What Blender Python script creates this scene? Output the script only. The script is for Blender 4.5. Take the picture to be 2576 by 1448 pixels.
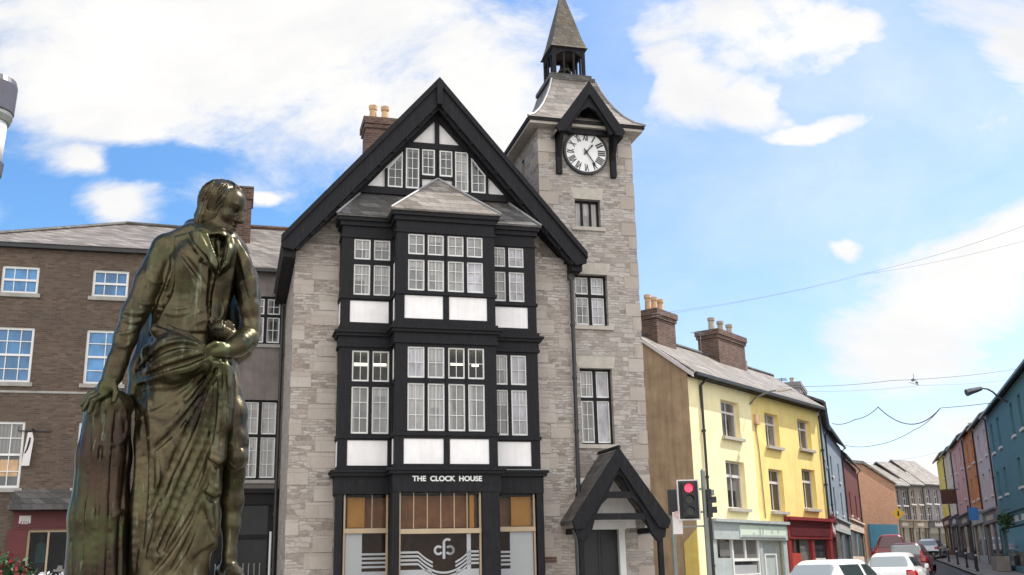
import bpy, bmesh, math, random
import numpy as np
from math import sin, cos, tan, radians, pi, hypot, exp, log
from mathutils import Vector, Matrix
random.seed(7); rng = np.random.RandomState(5)
S_ = bpy.context.scene; COL = S_.collection
for o_ in list(bpy.data.objects): bpy.data.objects.remove(o_)

# ------------------------------------------------------------------ camera
FP = 2620.; IW, IH = 2576., 1448.; PIT = radians(15.1); ROL = radians(1.25); CZ = 1.6
fw = np.array([0, cos(PIT), sin(PIT)]); up0 = np.array([0, -sin(PIT), cos(PIT)]); r0 = np.array([1., 0, 0])
RX = cos(ROL)*r0 - sin(ROL)*up0; UX = cos(ROL)*up0 + sin(ROL)*r0
cam = bpy.data.cameras.new('camera'); co = bpy.data.objects.new('camera', cam); COL.objects.link(co)
co.matrix_world = Matrix(((RX[0], UX[0], -fw[0], 0), (RX[1], UX[1], -fw[1], 0), (RX[2], UX[2], -fw[2], CZ), (0, 0, 0, 1)))
cam.sensor_width = 36; cam.lens = 36*FP/IW; cam.clip_end = 3000; cam.clip_start = .1
S_.camera = co
C0 = np.array([0, 0, CZ])
def ray(px, py):
    d = fw*FP + RX*(px-IW/2) + UX*(IH/2-py); return d/np.linalg.norm(d)
# ------------------------------------------------------------------ exposure, sun, sky
S_.view_settings.view_transform = 'Standard'; S_.view_settings.look = 'None'
S_.view_settings.exposure = 1.2; S_.view_settings.gamma = 1
SUN_AZ = radians(21); SUN_EL = radians(53)          # azimuth measured from +X towards +Y
sv = Vector((cos(SUN_AZ)*cos(SUN_EL), sin(SUN_AZ)*cos(SUN_EL), sin(SUN_EL)))
sl = bpy.data.lights.new('sun', 'SUN'); sl.energy = 2.6; sl.angle = radians(.5); sl.color = (1, .95, .86)
so = bpy.data.objects.new('sun', sl); COL.objects.link(so); so.location = (30, 20, 60)
so.rotation_euler = sv.to_track_quat('Z', 'Y').to_euler()
wd = bpy.data.worlds.new('World'); S_.world = wd; wd.use_nodes = True
class NT:
    def __init__(s, t): s.t = t
    def n(s, typ, **k):
        nd = s.t.nodes.new(typ)
        for a, b in k.items(): setattr(nd, a, b)
        return nd
    def put(s, inp, v):
        if isinstance(v, bpy.types.NodeSocket): s.t.links.new(v, inp)
        elif isinstance(v, bpy.types.Node): s.t.links.new(v.outputs[0], inp)
        elif v is not None:
            try: inp.default_value = v
            except Exception: inp.default_value = tuple(v)+(1,)
    def m(s, op, a, b=None, c=None, clamp=False):
        nd = s.n('ShaderNodeMath', operation=op, use_clamp=clamp)
        for i, v in enumerate((a, b, c)): s.put(nd.inputs[i], v)
        return nd.outputs[0]
    def mix(s, f, a, b, bt='MIX'):
        nd = s.n('ShaderNodeMix', data_type='RGBA', blend_type=bt)
        s.put(nd.inputs[0], f); s.put(nd.inputs[6], a); s.put(nd.inputs[7], b); return nd.outputs[2]
    def noise(s, vec, scale, detail=4, rough=.55, dist=0):
        nd = s.n('ShaderNodeTexNoise'); s.put(nd.inputs['Vector'], vec)
        nd.inputs['Scale'].default_value = scale; nd.inputs['Detail'].default_value = detail
        nd.inputs['Roughness'].default_value = rough; nd.inputs['Distortion'].default_value = dist
        return nd
    def rng(s, v, a, b, c=0., d=1., kind='LINEAR'):
        nd = s.n('ShaderNodeMapRange', interpolation_type=kind); s.put(nd.inputs[0], v)
        for i, q in enumerate((a, b, c, d)): nd.inputs[1+i].default_value = q
        return nd.outputs[0]
    def ramp(s, v, stops, interp='LINEAR'):
        nd = s.n('ShaderNodeValToRGB'); s.put(nd.inputs[0], v); cr = nd.color_ramp; cr.interpolation = interp
        while len(cr.elements) < len(stops): cr.elements.new(.5)
        for e, (p, c) in zip(cr.elements, stops): e.position = p; e.color = tuple(c)+(1,)
        return nd.outputs[0]
    def comb(s, x, y, z=0.):
        nd = s.n('ShaderNodeCombineXYZ')
        for i, v in enumerate((x, y, z)): s.put(nd.inputs[i], v)
        return nd.outputs[0]
    def sep(s, v):
        nd = s.n('ShaderNodeSeparateXYZ'); s.put(nd.inputs[0], v); return nd.outputs
def build_sky():
    t = NT(wd.node_tree); bg = wd.node_tree.nodes['Background']
    sky = t.n('ShaderNodeTexSky', sky_type='NISHITA', sun_disc=False)
    sky.sun_elevation = SUN_EL; sky.sun_rotation = pi/2-SUN_AZ; sky.air_density = 1.0; sky.dust_density = 1.2; sky.ozone_density = 2.5
    hs = t.n('ShaderNodeHueSaturation'); hs.inputs['Saturation'].default_value = 1.3; hs.inputs['Value'].default_value = 1.32
    t.put(hs.inputs['Color'], sky)
    tc = t.n('ShaderNodeTexCoord'); x, y, z = t.sep(tc.outputs['Generated'])
    ya = t.m('MAXIMUM', t.m('ABSOLUTE', y), .16)
    X = t.m('DIVIDE', x, ya); Z = t.m('DIVIDE', z, ya)
    v0 = t.comb(X, t.m('MULTIPLY', Z, 1.5), t.m('MULTIPLY', t.m('LESS_THAN', y, 0.), 4.))
    n1 = t.noise(v0, 4.6, 11, .66, .5); n2 = t.noise(v0, 2.2, 6, .55, .2)
    nr, ng, nb = t.sep(n2.outputs['Color'])
    Xd = t.m('ADD', X, t.m('MULTIPLY', t.m('SUBTRACT', nr, .5), .34)); Zd = t.m('ADD', Z, t.m('MULTIPLY', t.m('SUBTRACT', ng, .5), .22))
    def blob(px, py, ax, az, rot=0.):
        d = ray(px, py); cx, cz = d[0]/d[1], d[2]/d[1]; ax /= 2450.; az /= 2300.
        dx = t.m('SUBTRACT', Xd, cx); dz = t.m('SUBTRACT', Zd, cz)
        c, s = cos(rot), sin(rot)
        p = t.m('ADD', t.m('MULTIPLY', dx, c/ax), t.m('MULTIPLY', dz, s/ax))
        q = t.m('SUBTRACT', t.m('MULTIPLY', dz, c/az), t.m('MULTIPLY', dx, s/az))
        r2 = t.m('ADD', t.m('MULTIPLY', p, p), t.m('MULTIPLY', q, q))
        return t.m('SUBTRACT', 1., t.m('SQRT', r2))
    pos = [(560, 60, 1050, 420, 0), (1180, 250, 420, 260, 0), (150, 240, 420, 260, 0), (275, 540, 160, 75, 0), (110, 440, 150, 75, 0), (690, 500, 50, 34, 0),
           (1690, 190, 170, 190, .3), (1760, 40, 330, 110, .05), (1840, 240, 110, 110, 0), (2440, 150, 200, 210, .5), (1980, 330, 110, 60, .4),
           (2480, 690, 430, 190, .55), (2270, 860, 300, 90, .05), (2130, 640, 60, 45, 0), (2450, 1010, 330, 60, .05), (2330, 1150, 330, 90, 0), (2060, 60, 190, 90, 0), (2600, 60, 500, 200, 0),
           (-700, 300, 700, 500, 0), (3300, 300, 600, 400, 0), (1300, -500, 1500, 380, 0)]
    neg = [(1540, 110, 75, 170, .2), (2020, 190, 190, 60, .55), (330, 420, 380, 70, -.05), (1660, 420, 300, 60, .1), (2080, 480, 230, 190, .4)]
    M = None
    for p in pos:
        b = blob(*p); M = b if M is None else t.m('SMOOTH_MAX', M, b, .15)
    M = t.m('MAXIMUM', M, -.9)
    for p in neg:
        M = t.m('SUBTRACT', M, t.m('MULTIPLY', t.m('MAXIMUM', blob(*p), 0.), .8))
    den = t.m('ADD', M, t.m('MULTIPLY', t.m('SUBTRACT', n1.outputs[0], .5), 2.3))
    mask = t.rng(den, -.2, .62, 0., .97, 'SMOOTHSTEP')
    # cloud bodies, a little greyer where thick
    n3 = t.noise(v0, 4.2, 7, .6, .4)
    ccol = t.mix(t.rng(n3.outputs[0], .35, .68), (5.35, 5.4, 5.6), (6.4, 6.36, 6.3))
    # thin high veil towards the sun side, and an unseen bright cloud deck added behind the camera as fill light
    veil = t.m('MULTIPLY', t.rng(n3.outputs[0], .3, .75, .2, .52), t.rng(X, -.08, .24, .06, 1., 'SMOOTHSTEP')); mask = t.m('MAXIMUM', mask, veil)
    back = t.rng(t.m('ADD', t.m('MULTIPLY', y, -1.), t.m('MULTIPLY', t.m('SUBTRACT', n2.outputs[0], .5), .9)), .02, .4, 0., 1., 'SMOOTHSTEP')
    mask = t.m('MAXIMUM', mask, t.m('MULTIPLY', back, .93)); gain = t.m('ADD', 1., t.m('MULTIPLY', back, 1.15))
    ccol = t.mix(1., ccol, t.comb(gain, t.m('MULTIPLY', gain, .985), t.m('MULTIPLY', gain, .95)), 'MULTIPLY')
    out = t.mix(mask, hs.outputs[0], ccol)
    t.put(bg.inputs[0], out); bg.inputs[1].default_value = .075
build_sky()
# ------------------------------------------------------------------ frames (a facade plane in the world)
class Fr:
    def __init__(s, o, ang):
        s.o = np.array([o[0], o[1], 0.]); s.a = radians(ang)
        s.x = np.array([cos(s.a), sin(s.a), 0]); s.y = np.array([-sin(s.a), cos(s.a), 0])
    def pk(s, px, py, y=0.):
        d = ray(px, py); t = ((s.o+s.y*y-C0) @ s.y)/(d @ s.y); p = C0+d*t-s.o
        return float(p @ s.x), float(p[2])
    def w(s, x, y, z=0.): return s.o+s.x*x+s.y*y+np.array([0, 0, z])
def at_dist(px, py, dist):
    d = ray(px, py); return C0+d*(dist/hypot(d[0], d[1]))
def gz(x, y):
    s = .309*x+.951*y-20
    s = 85-log(1+exp((85-s)/3.))*3. if s > 60 else s
    return .024*(log(1+exp(s/2.))*2. if s < 40 else s)
# ------------------------------------------------------------------ materials
MAT = {}
def pmat(name):
    m = bpy.data.materials.new(name); m.use_nodes = True; MAT[name] = m
    return m, NT(m.node_tree), m.node_tree.nodes['Principled BSDF']
def objvec(t): return t.n('ShaderNodeTexCoord').outputs['Object']
def plain(name, col, rough=.75, metal=0., var=.18, sc=3., bump=.15, bsc=60., streak=0., spec=.4):
    m, t, b = pmat(name); v = objvec(t)
    n = t.noise(v, sc, 6, .6); f = t.rng(n.outputs[0], .3, .7, 1-var, 1+var)
    c = t.mix(1., col, t.comb(f, f, f), 'MULTIPLY')
    if streak:
        x, y, z = t.sep(v); w = t.noise(t.comb(t.m('MULTIPLY', x, 5.), t.m('MULTIPLY', y, 5.), t.m('MULTIPLY', z, .45)), 1.4, 5, .6)
        k = t.rng(w.outputs[0], .42, .75, 0., streak); c = t.mix(k, c, tuple(q*.45 for q in col))
    t.put(b.inputs['Base Color'], c); b.inputs['Roughness'].default_value = rough; b.inputs['Metallic'].default_value = metal
    b.inputs['Specular IOR Level'].default_value = spec
    if bump:
        bn = t.n('ShaderNodeBump'); bn.inputs['Strength'].default_value = bump; bn.inputs['Distance'].default_value = .01
        t.put(bn.inputs['Height'], t.noise(v, bsc, 4, .6)); t.put(b.inputs['Normal'], bn.outputs[0])
    return m
def coursed(name, stops, mortar, bw, rh, ms, dist=.03, rough=.85, bump=.6, bd=.02, flat=False, dirt=.25, tint=None, big=1., irregular=False):
    m, t, b = pmat(name); v = objvec(t); x, y, z = t.sep(v)
    u = t.m('ADD', x, y); v2 = t.comb(u, z)
    nn = t.noise(v, 3.2, 3, .5); dr, dg, db = t.sep(nn.outputs['Color'])
    vd = t.comb(t.m('ADD', u, t.m('MULTIPLY', t.m('SUBTRACT', dr, .5), dist*2)), t.m('ADD', z, t.m('MULTIPLY', t.m('SUBTRACT', dg, .5), dist)))
    br = t.n('ShaderNodeTexBrick'); t.put(br.inputs['Vector'], vd)
    br.inputs['Color1'].default_value = (0, 0, 0, 1); br.inputs['Color2'].default_value = (1, 1, 1, 1); br.inputs['Mortar'].default_value = (.5, .5, .5, 1)
    br.inputs['Scale'].default_value = 1; br.inputs['Brick Width'].default_value = bw; br.inputs['Row Height'].default_value = rh
    br.inputs['Mortar Size'].default_value = ms; br.inputs['Mortar Smooth'].default_value = .35; br.offset = .37
    bc_, bf_ = br.outputs['Color'], br.outputs['Fac']
    if irregular:
        b2 = t.n('ShaderNodeTexBrick'); t.put(b2.inputs['Vector'], t.comb(t.m('ADD', u, t.m('MULTIPLY', t.m('SUBTRACT', db, .5), dist*2.5)), t.m('ADD', z, t.m('MULTIPLY', t.m('SUBTRACT', dr, .5), dist*1.2))))
        b2.inputs['Color1'].default_value = (0, 0, 0, 1); b2.inputs['Color2'].default_value = (1, 1, 1, 1); b2.inputs['Mortar'].default_value = (.5, .5, .5, 1); b2.inputs['Scale'].default_value = 1
        b2.inputs['Brick Width'].default_value = bw*1.75; b2.inputs['Row Height'].default_value = rh*1.8; b2.inputs['Mortar Size'].default_value = ms*1.2; b2.inputs['Mortar Smooth'].default_value = .35; b2.offset = .63; b2.squash = .7; b2.squash_frequency = 3
        vo = t.n('ShaderNodeTexVoronoi'); t.put(vo.inputs['Vector'], t.comb(t.m('MULTIPLY', u, 1.5), t.m('MULTIPLY', z, 3.1))); vo.inputs['Scale'].default_value = 1.; vr, vg, vb = t.sep(vo.outputs['Color'])
        pick = t.m('GREATER_THAN', vr, .55); bc_ = t.mix(pick, bc_, b2.outputs['Color']); bf_ = t.mix(pick, bf_, b2.outputs['Fac'])
    n2 = t.noise(v, 1.1*big, 5, .6); n4 = t.noise(v, 14, 5, .65)
    k = t.m('ADD', t.m('MULTIPLY', bc_, .72), t.m('MULTIPLY', t.m('SUBTRACT', n4.outputs[0], .36), .75))
    c = t.ramp(k, stops)
    c = t.mix(t.rng(n2.outputs[0], .4, .7, 0., dirt), c, tint or tuple(q*.6 for q in stops[0][1]))
    c = t.mix(bf_, c, mortar)
    t.put(b.inputs['Base Color'], c); b.inputs['Roughness'].default_value = rough; b.inputs['Specular IOR Level'].default_value = .3
    bn = t.n('ShaderNodeBump'); bn.inputs['Strength'].default_value = bump; bn.inputs['Distance'].default_value = bd
    t.put(bn.inputs['Height'], t.m('ADD', t.m('MULTIPLY', bf_, -1.), t.m('ADD', t.m('MULTIPLY', n4.outputs[0], .8), t.m('MULTIPLY', bc_, .3))))
    t.put(b.inputs['Normal'], bn.outputs[0]); return m
def glass(name, col, rough=.06, var=.5, spec=.6, curt=None, amt=0.):
    m, t, b = pmat(name); tc = t.n('ShaderNodeTexCoord'); v = tc.outputs['Object']
    rd = t.n('ShaderNodeObjectInfo').outputs['Random']; f = t.rng(rd, 0, 1, 1-var, 1+var); x, y, z = t.sep(v)
    n = t.noise(t.comb(t.m('MULTIPLY', x, 2.), t.m('MULTIPLY', y, 2.), t.m('MULTIPLY', z, 1.3)), 1.5, 4, .55); f = t.m('MULTIPLY', f, t.rng(n.outputs[0], .3, .7, .6, 1.4))
    c = t.mix(1., col, t.comb(f, f, f), 'MULTIPLY')
    if curt:
        gx, gy, gz_ = t.sep(tc.outputs['Generated']); r2 = t.m('FRACT', t.m('MULTIPLY', rd, 7.31)); r3 = t.m('FRACT', t.m('MULTIPLY', rd, 23.7))
        e = t.m('ABSOLUTE', t.m('SUBTRACT', gx, t.rng(r3, 0, 1, .3, .7))); cu = t.rng(t.m('SUBTRACT', e, t.rng(r2, 0, 1, .2, .6)), -.03, .03)
        bl = t.rng(t.m('SUBTRACT', gz_, t.rng(r3, 0, 1, .35, 1.3)), -.01, .01)
        fo = t.m('ADD', .78, t.m('MULTIPLY', t.m('SINE', t.m('ADD', t.m('MULTIPLY', x, 70.), t.m('MULTIPLY', n.outputs[0], 9.))), .16))
        c = t.mix(t.m('MULTIPLY', t.m('MAXIMUM', cu, bl), amt), c, t.mix(1., curt, t.comb(fo, fo, fo), 'MULTIPLY'))
    t.put(b.inputs['Base Color'], c); b.inputs['Roughness'].default_value = rough; b.inputs['Specular IOR Level'].default_value = spec
    bn = t.n('ShaderNodeBump'); bn.inputs['Strength'].default_value = .09; bn.inputs['Distance'].default_value = .02
    t.put(bn.inputs['Height'], t.noise(v, 2.6, 3)); t.put(b.inputs['Normal'], bn.outputs[0]); return m
def emit(name, col, st):
    m, t, b = pmat(name); t.put(b.inputs['Base Color'], col); t.put(b.inputs['Emission Color'], col); b.inputs['Emission Strength'].default_value = st; return m
def clear(name, col=(1, 1, 1), tr=.75):
    m, t, b = pmat(name); o = m.node_tree.nodes['Material Output']
    ta = t.n('ShaderNodeBsdfTransparent'); t.put(ta.inputs[0], col); mx = t.n('ShaderNodeMixShader'); mx.inputs[0].default_value = tr
    b.inputs['Base Color'].default_value = (.02, .02, .022, 1); b.inputs['Roughness'].default_value = .05
    m.node_tree.links.new(b.outputs[0], mx.inputs[1]); m.node_tree.links.new(ta.outputs[0], mx.inputs[2]); m.node_tree.links.new(mx.outputs[0], o.inputs[0]); return m
coursed('rubble', [(0., (.17, .135, .115)), (.25, (.29, .25, .22)), (.5, (.385, .345, .31)), (.75, (.44, .40, .365)), (1., (.53, .50, .465))], (.36, .33, .30), .21, .072, .007, .10, dirt=.5, tint=(.33, .26, .215), bump=1., bd=.03, irregular=True)
coursed('rubble_tower', [(0., (.19, .16, .14)), (.25, (.30, .265, .24)), (.5, (.39, .355, .325)), (.75, (.44, .405, .375)), (1., (.53, .50, .47))], (.37, .345, .315), .22, .076, .007, .09, dirt=.45, tint=(.34, .275, .235), bump=1., bd=.03, irregular=True)
coursed('ashlar', [(0., (.34, .29, .25)), (.5, (.40, .355, .315)), (1., (.45, .41, .37))], (.37, .33, .29), .62, .4, .003, .02, dirt=.5, tint=(.31, .265, .23), bump=.7)
plain('sandstone', (.42, .385, .335), .85, var=.12, sc=5, bump=.3, bsc=25, streak=.2)
coursed('slate', [(0., (.10, .085, .075)), (.4, (.17, .15, .135)), (.75, (.24, .215, .195)), (1., (.34, .31, .28))], (.05, .045, .04), .26, .17, .006, .01, rough=.6, bump=.5, dirt=.4, tint=(.12, .10, .075))
coursed('slate_dark', [(0., (.045, .045, .046)), (.5, (.085, .083, .082)), (1., (.15, .14, .135))], (.02, .02, .02), .26, .16, .006, .01, rough=.6, bump=.5, dirt=.35, tint=(.09, .07, .05))
coursed('shingle', [(0., (.06, .053, .047)), (.5, (.105, .093, .084)), (1., (.16, .142, .128))], (.06, .05, .04), .13, .12, .006, .015, rough=.8, bump=.6, dirt=.5, tint=(.14, .12, .06), big=2)
coursed('brick_brown', [(0., (.062, .043, .032)), (.4, (.105, .074, .055)), (.75, (.135, .097, .073)), (1., (.18, .135, .105))], (.115, .088, .07), .19, .058, .008, .012, bump=.4, bd=.008, dirt=.7, tint=(.06, .05, .043), big=.6)
coursed('brick_red', [(0., (.065, .032, .024)), (.5, (.125, .068, .05)), (1., (.19, .115, .085))], (.17, .14, .12), .225, .075, .008, .006, bump=.5, bd=.008, dirt=.5, tint=(.06, .045, .04))
coursed('brick_orange', [(0., (.36, .17, .10)), (.5, (.45, .23, .14)), (1., (.52, .30, .2))], (.42, .3, .22), .225, .075, .008, .006, bump=.3, bd=.006, dirt=.3, tint=(.3, .16, .1))
plain('render_grey', (.165, .145, .135), .9, var=.28, sc=1.6, bump=.4, bsc=40, streak=.3)
plain('render_brown', (.37, .265, .165), .92, var=.25, sc=1.3, bump=.5, bsc=30, streak=.5)
def timber():
    m, t, b = pmat('timber_black'); v = objvec(t); x, y, z = t.sep(v)
    n = t.noise(v, 5, 7, .65); w = t.noise(t.comb(t.m('MULTIPLY', x, 30.), t.m('MULTIPLY', y, 30.), t.m('MULTIPLY', z, 1.6)), 1, 4, .6); k = t.noise(v, 21, 6, .7)
    c = t.mix(t.rng(n.outputs[0], .35, .72), (.0055, .0055, .007), (.017, .017, .0205))
    c = t.mix(t.rng(w.outputs[0], .5, .75, 0., .5), c, (.030, .029, .031)); c = t.mix(t.rng(k.outputs[0], .64, .74, 0., .6), c, (.075, .068, .06))
    t.put(b.inputs['Base Color'], c); t.put(b.inputs['Roughness'], t.rng(n.outputs[0], .3, .7, .5, .75)); b.inputs['Specular IOR Level'].default_value = .2
    bn = t.n('ShaderNodeBump'); bn.inputs['Strength'].default_value = .45; bn.inputs['Distance'].default_value = .012
    t.put(bn.inputs['Height'], t.m('ADD', w.outputs[0], t.m('MULTIPLY', n.outputs[0], .8))); t.put(b.inputs['Normal'], bn.outputs[0])
timber()
plain('plaster_white', (.80, .78, .775), .8, var=.08, sc=2.0, bump=.3, bsc=20, streak=.16)
plain('paint_white', (.68, .68, .66), .5, var=.06, bump=.05)
plain('paint_cream', (.40, .31, .205), .5, var=.08, bump=.05)
plain('iron_black', (.02, .02, .022), .45, var=.2, bump=.1)
plain('gutter_black', (.025, .025, .028), .4, var=.2, bump=.1)
plain('terracotta', (.5, .33, .19), .8, var=.25, sc=6)
plain('terracotta_grey', (.34, .29, .24), .85, var=.3, sc=6)
plain('lead', (.25, .25, .26), .5, var=.2)
glass('pane_grey', (.19, .185, .18), var=.35, curt=(.42, .41, .40), amt=.75); glass('pane_dark', (.045, .047, .05), curt=(.26, .25, .24), amt=.7); glass('pane_painted_sky', (.045, .17, .36), .04, .3); glass('pane_lilac', (.34, .33, .36), .1, .2, curt=(.5, .49, .52), amt=.8)  # blue panes carry a sky reflection painted into their base colour
glass('pane_brown', (.06, .035, .024), .06, .4); glass('pane_black', (.012, .012, .014), .08, .3, .2)
clear('pane_clear', tr=.6); clear('pane_shop', (.95, .95, .95), .85)
plain('frost', (.34, .35, .36), .5, var=.04, bump=0); plain('amber_glow_tan', (.62, .30, .06), .7, var=.1, streak=.2, bump=.1)
plain('interior', (.45, .43, .39), .9, var=.3)
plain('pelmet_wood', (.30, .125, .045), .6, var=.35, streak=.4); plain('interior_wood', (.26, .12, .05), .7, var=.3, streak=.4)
emit('tube_light', (1, .9, .62), 3.2)
plain('dial_white', (.72, .72, .72), .5, var=.06); plain('black_paint', (.015, .015, .018), .4, var=.1)
plain('door_black', (.012, .012, .014), .35, var=.2)
plain('concrete', (.3, .29, .27), .9, var=.2)
plain('yellow_pale', (.88, .77, .45), .85, var=.09, sc=1.2, bump=.2, bsc=30, streak=.2); plain('yellow_deep', (.86, .66, .24), .85, var=.09, sc=1.2, bump=.2, bsc=30, streak=.18)
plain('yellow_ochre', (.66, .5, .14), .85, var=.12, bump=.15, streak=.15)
plain('shop_grey', (.36, .40, .40), .7, var=.12, streak=.2); plain('shop_mint', (.55, .64, .54), .6, var=.05); plain('shop_red', (.24, .03, .03), .5, var=.15, streak=.2)
plain('shop_red_dark', (.10, .014, .016), .5, var=.15); plain('door_red', (.42, .06, .04), .5, var=.1)
plain('blue_grey', (.20, .29, .35), .85, var=.15, streak=.25); plain('maroon', (.13, .03, .03), .7, var=.2); plain('steel_wall', (.2, .25, .30), .85, var=.2, streak=.3); plain('dark_slate_wall', (.09, .085, .095), .8, var=.25, streak=.3)
plain('teal_wall', (.085, .20, .235), .85, var=.12, streak=.15); plain('pinkish_wall', (.55, .46, .46), .85, var=.12, streak=.2); plain('orange_wall', (.58, .23, .09), .85, var=.12, streak=.2)
plain('pink_wall', (.60, .36, .34), .85, var=.12, streak=.2); plain('lime_wall', (.72, .58, .13), .85, var=.12, streak=.2); plain('cream_wall', (.62, .52, .42), .85, var=.12, streak=.2)
plain('pebble_wall', (.22, .195, .2), .9, var=.15, streak=.2); plain('lavender_wall', (.17, .165, .19), .9, var=.15, streak=.2)
plain('sandstone_dull', (.24, .20, .17), .9, var=.15); plain('hoarding_blue', (.03, .16, .26), .5, var=.15); plain('sign_yellow', (.75, .45, .04), .5, var=.1); plain('sign_blue', (.03, .16, .42), .5, var=.1); plain('sign_brown', (.07, .025, .018), .6, var=.2)
plain('asphalt', (.095, .093, .096), .9, var=.22, sc=1.2, bump=.4, bsc=80); plain('paving', (.27, .24, .215), .9, var=.22, sc=1.5, bump=.3, bsc=30); plain('kerb_stone', (.33, .31, .29), .85, var=.15)
plain('plaza', (.24, .225, .205), .9, var=.2, sc=.6, bump=.2)
plain('galvanised', (.2, .21, .19), .45, .5, var=.15); plain('signal_black', (.016, .018, .02), .5, var=.1); emit('signal_red', (1, .03, .06), 1.6); plain('lens_off', (.02, .02, .02), .15, var=.1)
plain('board_white', (.62, .58, .57), .6, var=.06); plain('lamp_cap', (.1, .095, .11), .35, .4, var=.1, bump=0)
plain('stem_green', (.03, .06, .02), .7, var=.4, sc=12); plain('leaf_green', (.035, .075, .025), .6, var=.5, sc=12); plain('petal_red', (.20, .014, .022), .6, var=.4, sc=9); plain('petal_white', (.62, .62, .64), .6, var=.15, sc=9)
plain('cloth_teal', (.02, .10, .095), .8, var=.3, sc=9); plain('cloth_dark', (.014, .016, .028), .8, var=.3, sc=9)
plain('granite', (.3, .29, .28), .5, var=.25, sc=30)
def carpaint(n, c, r=.28):
    m, t, b = pmat(n); t.put(b.inputs['Base Color'], c); b.inputs['Roughness'].default_value = r; b.inputs['Coat Weight'].default_value = .6; b.inputs['Coat Roughness'].default_value = .05
carpaint('car_white', (.76, .76, .76)); carpaint('car_red', (.26, .025, .03)); carpaint('car_maroon', (.11, .012, .02)); carpaint('car_silver', (.45, .46, .48))
carpaint('car_glass', (.03, .035, .035), .05); carpaint('car_glass_painted_sky', (.3, .33, .335), .08); carpaint('tail_red', (.35, .012, .012), .15); carpaint('tyre', (.015, .015, .015), .8); carpaint('plate', (.6, .58, .5), .5)  # rear glass: bright sky reflection is painted into its base colour
def bronze(name, dark, lite, green, rust=.5):
    m, t, b = pmat(name); v = objvec(t); x, y, z = t.sep(v)
    sv_ = t.comb(t.m('MULTIPLY', x, 9.), t.m('MULTIPLY', y, 9.), t.m('MULTIPLY', z, .9))
    s1 = t.noise(sv_, 1.3, 6, .65, .3); n1 = t.noise(v, 3.0, 7, .65, .6); n2 = t.noise(v, 26, 5, .65); n3 = t.noise(v, 1.7, 5, .6, .8)
    c = t.mix(t.rng(n1.outputs[0], .36, .64), dark, lite)
    c = t.mix(t.rng(n3.outputs[0], .5, .66, 0., .75), c, (.055, .066, .024))
    c = t.mix(t.rng(s1.outputs[0], .52, .72, 0., .6), c, green)
    c = t.mix(t.rng(n2.outputs[0], .5, .72, 0., rust), c, (.055, .026, .016))
    c = t.mix(t.rng(t.noise(sv_, 2.6, 4, .7).outputs[0], .6, .72, 0., .6), c, (.20, .225, .16))
    t.put(b.inputs['Base Color'], c); b.inputs['Metallic'].default_value = .8
    t.put(b.inputs['Roughness'], t.rng(n1.outputs[0], .3, .7, .24, .44))
    bn = t.n('ShaderNodeBump'); bn.inputs['Strength'].default_value = .25; bn.inputs['Distance'].default_value = .006
    t.put(bn.inputs['Height'], t.m('ADD', n2.outputs[0], t.m('MULTIPLY', s1.outputs[0], 1.4))); t.put(b.inputs['Normal'], bn.outputs[0])
bronze('bronze', (.013, .0105, .007), (.11, .088, .048), (.10, .115, .062)); bronze('bronze_dark', (.018, .012, .009), (.055, .036, .022), (.045, .052, .028), .7)
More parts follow.
